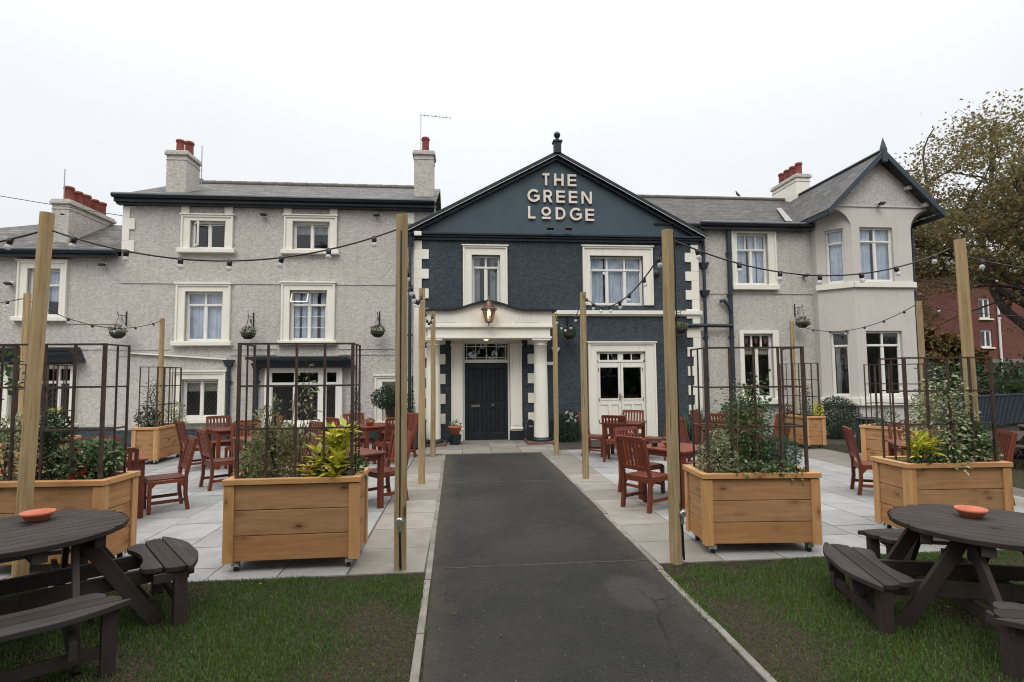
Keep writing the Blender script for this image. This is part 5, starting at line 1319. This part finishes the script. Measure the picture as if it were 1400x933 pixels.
# ------------------------------------------------------------------ bins
def slatbin(x, y, label, h=.72):
    t = thing('litter_bin', label, 'bin', (x,y,0), 0, 'dark green slatted litter bins')
    n = 18
    for k in range(n):
        a = 2*math.pi*k/n; T_ = Matrix.Rotation(a, 4, 'Z'); s = MB(); s.box(.20,.222,-.027,.027,.06,h,T_); s.build('slat', M['bingreen'], t, .003)
    s = MB(); s.lathe((0,0,0), [(.19,.05),(.195,.06),(.195,h-.04),(.17,h-.04),(.165,.08),(0,.08)], 24); s.lathe((0,0,0), [(.225,h-.03),(.235,h-.02),(.235,h+.01),(.17,h+.02),(.165,h-.04)], 24); s.build('liner', M['black'], t)
    s = MB(); s.lathe((0,0,0), [(.08,-.02),(.08,.05)], 14); s.build('foot', M['black'], t)
    return t
slatbin(7.95, 10.05, 'dark green slatted litter bin beside the half hidden right planter')
slatbin(-.98, 12.35, 'dark green slatted litter bin beside the left porch column', .62)
tag((lambda s: (s.lathe((7.98,10.0,0), [(.42,-.02),(.40,.05),(.30,.06)], 20), s.build('kerb_ring', M['kerb']))[1])(MB()), 'round concrete ring at the foot of the right litter bin', 'kerb ring')
ab = thing('ash_bin', 'black arched ash bin standing against the right porch column', 'bin', (1.66,12.98,.02))
s = MB(); s.prism([(-.09+.18*i/14 if False else .09*math.cos(math.pi*i/14), -.06, .46+.09*math.sin(math.pi*i/14)) for i in range(15)]+[(-.09,-.06,0),(.09,-.06,0)], (0,.13,0)); s.build('body', M['black'], ab, .006)
s = MB(); s.box(-.05,.05,-.07,-.058,.38,.41); s.build('slot', M['galv'], ab)
# ------------------------------------------------------------------ bird and overhead wire
bd = thing('pigeon', 'small grey bird perched on the wing roof ridge', 'bird', (9.05,16.7,7.38), R(200))
s = MB(); s.tube([(-.16,0,.05),(-.08,0,.09),(0,0,.12),(.07,0,.17),(.10,0,.23),(.13,0,.26),(.165,0,.25),(.20,0,.235)], [.012,.035,.062,.055,.035,.033,.022,.003], 10); s.tube([(0,.02,.08),(0,.02,0)], .006, 4); s.tube([(0,-.02,.08),(0,-.02,0)], .006, 4); s.build('body', M['ridge'], bd); bd.scale = (.65,)*3
ow = MB(); ow.tube([Vector((-30,13,9.8)).lerp(Vector((-7.98,13.55,5.48)), i/12)-Vector((0,0,1.2*4*(i/12)*(1-i/12)*.25)) for i in range(13)], .008, 4)
tag(ow.build('overhead_cable', M['pipe']), 'thin overhead cable reaching the corner of the three storey house', 'cable')
# ------------------------------------------------------------------ right hand background
fn = thing('trellis_fence', 'dark blue-green trellis fence behind the lawn at the right', 'fence', (12.25,13.3,0), math.atan2(2.6,6.2))
s = MB(); Lf = 16; x = 0
while x < Lf: s.box(x, x+.03, -.01, .01, .05, .90); x += .085
z = .08
while z < .9: s.box(0, Lf, .011, .026, z, z+.026); z += .085
s.build('lattice', M['trellis'], fn)
s = MB(); s.box(0, Lf, -.03, .045, .905, .94); s.build('top_rail', M['trellis'], fn)
x = 0
while x <= Lf: s = MB(); s.box(x-.04, x+.04, .03, .11, 0, .98); s.build('fence_post', M['trellis'], fn); x += 2.0
s = MB(); s.box(0, Lf, .115, .125, .02, .88); s.build('backing', M['bingreen'], fn)
# evergreen hedge mass and palms behind the fence
hd = MB()
for k in range(34):
    x = 13+k*.55; y = 15.6+k*.20+rnd.uniform(-.3,.3); blob(hd, (x,y,.95), (.65,.6,.95+rnd.uniform(-.15,.15)), 420, .16, .08, .2, .05)
hh = hd.build('hedge', M['l_dark']); tag(hh, 'dark evergreen hedge behind the trellis fence', 'hedge')
hc = MB(); hc.box(13,31,16.0,16.6,0,1.5)
for i, (x, y, h, lab) in enumerate(((17.6,15.9,1.35,'palm-like plant with arching fronds behind the fence, nearer the bay'),(19.6,16.4,1.55,'palm-like plant with arching fronds behind the fence at the picture edge'),(21.6,17.0,1.5,'palm-like plant with arching fronds beyond the picture edge'))):
    t = thing('palm_shrub', lab, 'palm', (x,y,0)); s = MB()
    for j in range(26):
        a = j*2.4; e = rnd.uniform(.2,1.2); pts = []
        d = Vector((math.cos(a)*math.cos(e), math.sin(a)*math.cos(e), math.sin(e))); p = Vector((0,0,h*.75)); l = 1.25
        sd = Vector((-math.sin(a), math.cos(a), 0))
        for q in range(10):
            u = q/9; pp = p+d*l*u+Vector((0,0,-.55*u*u*l))
            for sgn in (-1,1): s.leaf(pp, d*.5+sd*sgn, Vector((0,0,1)), .26*(1-.5*u), .035)
    s.build('fronds', M['l_fern'], t); s = MB(); s.tube([(0,0,0),(0,0,h*.78)], .08, 8); s.build('trunk', M['bark'], t)
# brick flats
BF = thing('brick_flats', 'red brick block of flats behind the trees at the right edge', 'building', (36,32,0))
w = MB(); ops = [(33.35,34.15,3.2,4.35),(33.35,34.15,5.05,6.4),(37.2,38.3,3.2,4.35),(37.2,38.3,5.05,6.4)]
wall_grid(w, 32.2, 46, 0, 8.0, 32, ops); closed(w, 32.2, 46, 32, 42, 0, 8.0); part(w, 'wall', M['redbrick'], BF)
for o in ops: win(BF, *o, 32, cols=2, tr=None, sur=None, sill=.08, fw=.08)
w = MB(); roof_slope(w, [(31.8,31.6,8),(46.4,31.6,8),(46.4,37,10.5),(31.8,37,10.5)]); roof_slope(w, [(46.4,42.4,8),(31.8,42.4,8),(31.8,37,10.5),(46.4,37,10.5)]); part(w, 'roof', M['slate'], BF)
w = MB(); w.tube([(34.6,31.9,0),(34.6,31.9,7.9)], .07, 8); w.build('downpipe', M['white'], BF).location = -BF.location
w = MB(); w.box(32.2,46,31.96,32,2.2,2.45); part(w, 'string_course', M['kerb'], BF)
# trees
def tree(loc, H, trunk_h, r0, seed, leafm, label, spread=1.0, levels=6, nleaf=20, leafL=.16, lean=(0,0), sparse_top=True, kids_=3, first=None, dome=None):
    rr = random.Random(seed); rl = random.Random(seed+100); t = thing('tree', label, 'tree', loc); R3 = dome or (99,99,99,0,0)
    br = MB(); lv = MB()
    def rec(p, d, L, r, lev):
        n = 4; pts = [p]; dd = d.copy()
        for i in range(n):
            dd = (dd + Vector((rr.gauss(0,.13), rr.gauss(0,.13), rr.gauss(0,.09)))).normalized(); pts.append(pts[-1]+dd*L/n)
        e = r*.66
        br.tube(pts, [r+(e-r)*i/n for i in range(n+1)], 7 if lev < 2 else (5 if lev < 4 else 3), False)
        out_ = dome and lev > 1 and ((pts[-1].x-R3[3])/R3[0])**2+(pts[-1].y/R3[1])**2+((pts[-1].z-R3[4])/R3[2])**2 > 1
        if lev >= levels-2 or out_:
            hrel = (pts[-1].z)/H
            k = nleaf if lev >= levels-1 else nleaf//2
            if sparse_top:
                k = int(k*max(.8, min(1.0, 1.4-.7*hrel)))
                if pts[-1].x < -H*.33: k = int(k*.9)
            for _ in range(k):
                q = pts[rl.randrange(1, n+1)] + Vector((rl.gauss(0,1), rl.gauss(0,1), rl.gauss(0,.7)))*L*.28
                lv.leaf(q, Vector((rl.gauss(0,1), rl.gauss(0,1), rl.gauss(-.3,.6))), Vector((rl.gauss(0,1), rl.gauss(0,1), 1.2)), leafL*rl.uniform(.6,1.2), leafL*.75*rl.uniform(.6,1.2))
        if lev == levels: return
        ep = pts[-1]
        if dome and lev > 1 and ((ep.x-R3[3])/R3[0])**2+(ep.y/R3[1])**2+((ep.z-R3[4])/R3[2])**2 > 1: return
        nk = kids_ if lev else (first or 6)
        for j in range(nk):
            u = 1.0 if j == 0 else rr.uniform(.35, .95)
            i = min(n-1, int(u*n)); q = pts[i].lerp(pts[i+1], u*n-i) if u < 1 else pts[-1]
            ax = Vector((rr.gauss(0,1), rr.gauss(0,1), rr.gauss(0,.5))); ax = (ax-dd*ax.dot(dd)).normalized()
            an = rr.uniform(.25,.5) if j == 0 else rr.uniform(.55,1.05)*spread
            nd = (dd*math.cos(an)+ax*math.sin(an)); nd.z += .10; nd.normalize()
            rec(q, nd, L*rr.uniform(.66,.84), e*(.95 if j == 0 else rr.uniform(.55,.75)), lev+1)
    rec(Vector((0,0,0)), Vector((lean[0],lean[1],1)).normalized(), trunk_h, r0, 0)
    br.build('trunk', M['bark'], t); lv.build('crown', leafm, t)
    return t
tree((24.5,20.5,0), 13.4, 4.4, .46, 4, M['l_tree'], 'big spreading tree with olive autumn leaves and bare upper twigs at the right edge', 1.0, 7, 9, .16, (-.06,0), True, 3, 9, (6.6,6.0,6.3,0.6,7.2))
tree((18.1,19.6,0), 5.0, 1.15, .11, 5, M['l_orange'], 'smaller autumn tree with orange leaves between the bay and the brick flats', 1.0, 5, 60, .17, (0,0), False, 3, 7)
None and tree((30,34,0), 9, 2.6, .25, 9, M['l_tree'], 'tree in front of the brick flats', 1.0, 5, 30, .26, (0,0), False, 3, 6)
None and tree((20.2,19.5,0), 6.5, 1.7, .16, 23, M['l_tree'], 'bushy olive tree under the boughs of the big tree', 1.0, 5, 34, .2, (.1,0), False, 3, 6)
# ------------------------------------------------------------------ grass
def grass(name, x0, x1, y0, y1, n, label, seed, L=.026):
    rg = np.random.default_rng(seed); X = rg.uniform(x0, x1, n); Y = rg.uniform(y0, y1, n)
    vs = []; fs = []
    for x, y in zip(X, Y):
        v = noise.noise(Vector((x*1.1+seed, y*1.1, 0)))+.5*noise.noise(Vector((x*3.1, y*3.1, 4)))
        edge = 0
        if x > 1.7 and x < 2.7: edge = .7*(1-(x-1.7)/1.0)*(.6+.8*(noise.noise(Vector((x*2, y*2, 7)))+.5))
        if x < -.25 and x > -1.3: edge = .62*(1-(-.25-x)/1.05)*(.6+.8*(noise.noise(Vector((x*2, y*2, 2)))+.5))
        if y > 4.3 and -1.2 < x < 3: edge += .2
        k = .62 - v*1.25 - edge
        dirt = rg.random() > k
        if dirt and rg.random() > .13: continue
        a = rg.uniform(0, 6.283); l = L*rg.uniform(.5, 1.25)*(.75+.5*min(1,max(0,k))); ca, sa = math.cos(a), math.sin(a); t = rg.uniform(.1,.8); w = .0030
        b = len(vs); tx, ty = rg.uniform(-1,1)*l*t, rg.uniform(-1,1)*l*t
        vs += [(x-ca*w, y-sa*w, -.004), (x+ca*w, y+sa*w, -.004), (x+ca*w*.7+tx*.4, y+sa*w*.7+ty*.4, l*.55), (x-ca*w*.7+tx*.4, y-sa*w*.7+ty*.4, l*.55), (x+tx, y+ty, l*(1-t*.35))]
        fs += [(b,b+1,b+2,b+3),(b+3,b+2,b+4)]
    me = bpy.data.meshes.new(name); me.from_pydata(vs, [], fs); me.materials.append(M['grass']); me.update()
    o = bpy.data.objects.new(name, me); COL.objects.link(o); return tag(o, label, 'grass', None, 'stuff')
grass('grass', -4.5, -.27, 2.0, 4.62, 130000, 'short worn lawn left of the path', 3)
grass('grass', 1.62, 6.5, 2.0, 4.58, 150000, 'short worn lawn right of the path', 8)
grass('grass', 7.75, 20, 4.8, 11.7, 60000, 'lawn beyond the patio at the right', 5, .07)
# fallen leaves
for i in range(26):
    x, y = (rnd.uniform(-2.6,-.4), rnd.uniform(2.8,4.5)) if i % 2 else (rnd.uniform(1.8,3.4), rnd.uniform(2.6,4.5))
    f = MB(); f.leaf(Vector((x,y,.035)), Vector((rnd.uniform(-1,1),rnd.uniform(-1,1),.15)), Vector((0,0,1)), rnd.uniform(.012,.03), .016)
    tag(f.build('fallen_leaf', M['l_orange'] if i % 5 else M['cane']), 'small fallen leaf or petal on the worn lawn', 'leaf', 'fallen leaves on the lawn')

# unseen tree belt added behind the viewpoint to darken the window reflections
bk_ = MB()
for k in range(46):
    x = -34+k*1.65; y = -15-4*rnd.random(); h = rnd.uniform(3.5,6.5)
    blob(bk_, (x,y,h*.5), (1.9,1.6,h*.55), 260, .75, .5, .1, .1)
tag(bk_.build('tree_belt', M['l_dark']), 'belt of dark trees across the garden from the pub', 'trees', None, 'stuff')

def unseen_shade_tree(x, y, z, r, label, seed):  # tree out of view, added so its crown shades the foreground
    t = thing('garden_tree', label, 'tree', (x,y,0)); s = MB()
    for k in range(9):
        a = k*2.4; q = r*.55*(k % 3)/2; blob(s, (math.cos(a)*q, math.sin(a)*q, z+rnd.uniform(-.8,.8)), (r*.5,r*.5,r*.4), 420, .42, .26, .1, .1)
    s.build('crown', M['l_green'], t)
    s = MB(); s.tube([(0,0,0),(.1,0,z*.4),(0,.1,z)], [.25,.2,.08], 10)
    for k in range(7): a = k*.9; s.tube([(0.05,0,z*.5),(math.cos(a)*r*.3,math.sin(a)*r*.3,z*.8),(math.cos(a)*r*.6,math.sin(a)*r*.6,z)], [.1,.06,.03], 6)
    s.build('trunk', M['bark'], t)
unseen_shade_tree(-5.2, -3.6, 7.6, 4.8, 'garden tree left behind the viewpoint, shading the lower left table', 1)
unseen_shade_tree(5.6, -3.8, 7.6, 4.8, 'garden tree right behind the viewpoint, shading the lower right table', 2)

gt = MB()
for i in range(900):
    x = rnd.uniform(-.2, 1.6); y = 2.3+9*rnd.random()**1.6; e = min(abs(x+.22), abs(x-1.6)); 
    if rnd.random() > .25+.9*math.exp(-e*9): continue
    r_g = rnd.uniform(.002,.0055); a = rnd.random()*6
    gt.add([(x+r_g*math.cos(a+k*1.57), y+r_g*math.sin(a+k*1.57), .001) for k in range(4)]+[(x,y,.001+r_g)], [(0,1,4),(1,2,4),(2,3,4),(3,0,4)])
tag(gt.build('grit', M['kerb']), 'loose grit scattered on the tarmac path', 'grit', None, 'stuff')
tf = MB()
for i in range(260):
    sd_ = rnd.random() < .5; y = rnd.uniform(2.4, 4.6); x = (-.17-.0113*(y+1)+.004 if sd_ else 1.525+.0158*(y+1)-.004)
    if noise.noise(Vector((y*2.3, 5 if sd_ else 9, 0))) < .0: continue
    for k in range(4):
        a = rnd.random()*6.28; l = rnd.uniform(.012,.03); p = Vector((x+rnd.uniform(-.01,.01), y+rnd.uniform(-.02,.02), 0)); q = p+Vector((math.cos(a)*l*.5, math.sin(a)*l*.5, l)); w_ = Vector((-math.sin(a), math.cos(a), 0))*.002
        tf.add([p-w_, p+w_, q], [(0,1,2)])
tag(tf.build('weeds', M['grass']), 'small tufts of grass growing along the kerb edge', 'weeds', None, 'stuff')
for i in range(14):
    x, y = rnd.uniform(-.1,1.5), rnd.uniform(3,9); f = MB(); f.leaf(Vector((x,y,.006)), Vector((rnd.uniform(-1,1),rnd.uniform(-1,1),.1)), Vector((0,0,1)), rnd.uniform(.015,.035), .02)
    tag(f.build('fallen_leaf', M['l_orange']), 'small dry leaf lying on the tarmac path', 'leaf', 'fallen leaves on the path')
SKYV=24.0; EXPO=0.36
# ------------------------------------------------------------------ camera, light, world
f_, p_, y_, r_ = 745.682, 0.0644826, 0.0949151, -0.008162
fwd = Vector((math.sin(y_)*math.cos(p_), math.cos(y_)*math.cos(p_), math.sin(p_))); rt = Vector((math.cos(y_), -math.sin(y_), 0)); up = rt.cross(fwd)
c_, s_ = math.cos(r_), math.sin(r_)
rt, up = c_*rt+s_*up, -s_*rt+c_*up
cam = bpy.data.cameras.new('camera'); co_ = bpy.data.objects.new('camera', cam); COL.objects.link(co_)
mw = Matrix((( rt.x, up.x, -fwd.x, 0), (rt.y, up.y, -fwd.y, 0), (rt.z, up.z, -fwd.z, 1.6), (0,0,0,1))); co_.matrix_world = mw
cam.sensor_width = 36; cam.lens = f_/1400*36; cam.clip_end = 1000; cam.clip_start = .05
sc.camera = co_
W = bpy.data.worlds.new('World'); sc.world = W; W.use_nodes = True; nt = W.node_tree
bg = nt.nodes['Background']; sky = nt.nodes.new('ShaderNodeTexSky'); sky.sky_type = 'NISHITA'; sky.sun_disc = False
el, az_ = R(48), R(200)
sky.sun_elevation = el; sky.sun_rotation = az_; sky.dust_density = 4
hs = nt.nodes.new('ShaderNodeHueSaturation'); hs.inputs['Saturation'].default_value = .12
nt.links.new(sky.outputs[0], hs.inputs['Color'])
mx = nt.nodes.new('ShaderNodeMix'); mx.data_type = 'RGBA'; mx.inputs[0].default_value = .95
nt.links.new(hs.outputs[0], mx.inputs[6]); 
tcw = nt.nodes.new('ShaderNodeTexCoord'); spw = nt.nodes.new('ShaderNodeSeparateXYZ'); nt.links.new(tcw.outputs['Generated'], spw.inputs[0])
mrw = nt.nodes.new('ShaderNodeMapRange'); mrw.inputs[1].default_value = 0; mrw.inputs[2].default_value = 1; mrw.inputs[3].default_value = 0; mrw.inputs[4].default_value = 1; nt.links.new(spw.outputs['Z'], mrw.inputs[0])
rw_ = nt.nodes.new('ShaderNodeValToRGB'); nt.links.new(mrw.outputs[0], rw_.inputs[0]); e_ = rw_.color_ramp.elements
e_[0].position = 0; e_[0].color = (.278,.288,.303,1); e_[1].position = .95; e_[1].color = (1.95,1.95,1.95,1)
e2 = e_.new(.64); e2.color = (.318,.325,.334,1)
e3 = e_.new(.3); e3.color = (.296,.304,.316,1)
rw_.color_ramp.interpolation = 'B_SPLINE'
vm = nt.nodes.new('ShaderNodeVectorMath'); vm.operation = 'SCALE'; vm.inputs['Scale'].default_value = SKYV; nzw = nt.nodes.new('ShaderNodeTexNoise'); nzw.inputs['Scale'].default_value = 1.6; nzw.inputs['Detail'].default_value = 5; nt.links.new(tcw.outputs['Generated'], nzw.inputs['Vector'])
mr2 = nt.nodes.new('ShaderNodeMapRange'); mr2.inputs[1].default_value = .3; mr2.inputs[2].default_value = .7; mr2.inputs[3].default_value = .93; mr2.inputs[4].default_value = 1.05; nt.links.new(nzw.outputs['Fac'], mr2.inputs[0])
vm0 = nt.nodes.new('ShaderNodeVectorMath'); vm0.operation = 'SCALE'; nt.links.new(rw_.outputs[0], vm0.inputs[0]); nt.links.new(mr2.outputs[0], vm0.inputs['Scale']); nt.links.new(vm0.outputs[0], vm.inputs[0]); nt.links.new(vm.outputs[0], mx.inputs[7])

nt.links.new(mx.outputs[2], bg.inputs['Color']); bg.inputs['Strength'].default_value = .1
sl_ = bpy.data.lights.new('sun', 'SUN'); sl_.energy = .8; sl_.angle = R(25); sl_.color = (1,.97,.92)
so = bpy.data.objects.new('sun', sl_); COL.objects.link(so)
# sun behind and to the left of the camera, high
d = Vector((math.sin(az_)*math.cos(el), math.cos(az_)*math.cos(el), math.sin(el)))
so.rotation_euler = (-d).to_track_quat('-Z', 'Y').to_euler()
sc.view_settings.view_transform = 'Standard'; sc.view_settings.look = 'None'; sc.view_settings.exposure = EXPO; sc.view_settings.gamma = 1
sc.render.resolution_x = 1024; sc.render.resolution_y = 682
sc.render.engine = 'CYCLES'
sc.cycles.pixel_filter_type = 'BLACKMAN_HARRIS'; sc.cycles.filter_width = 1.1
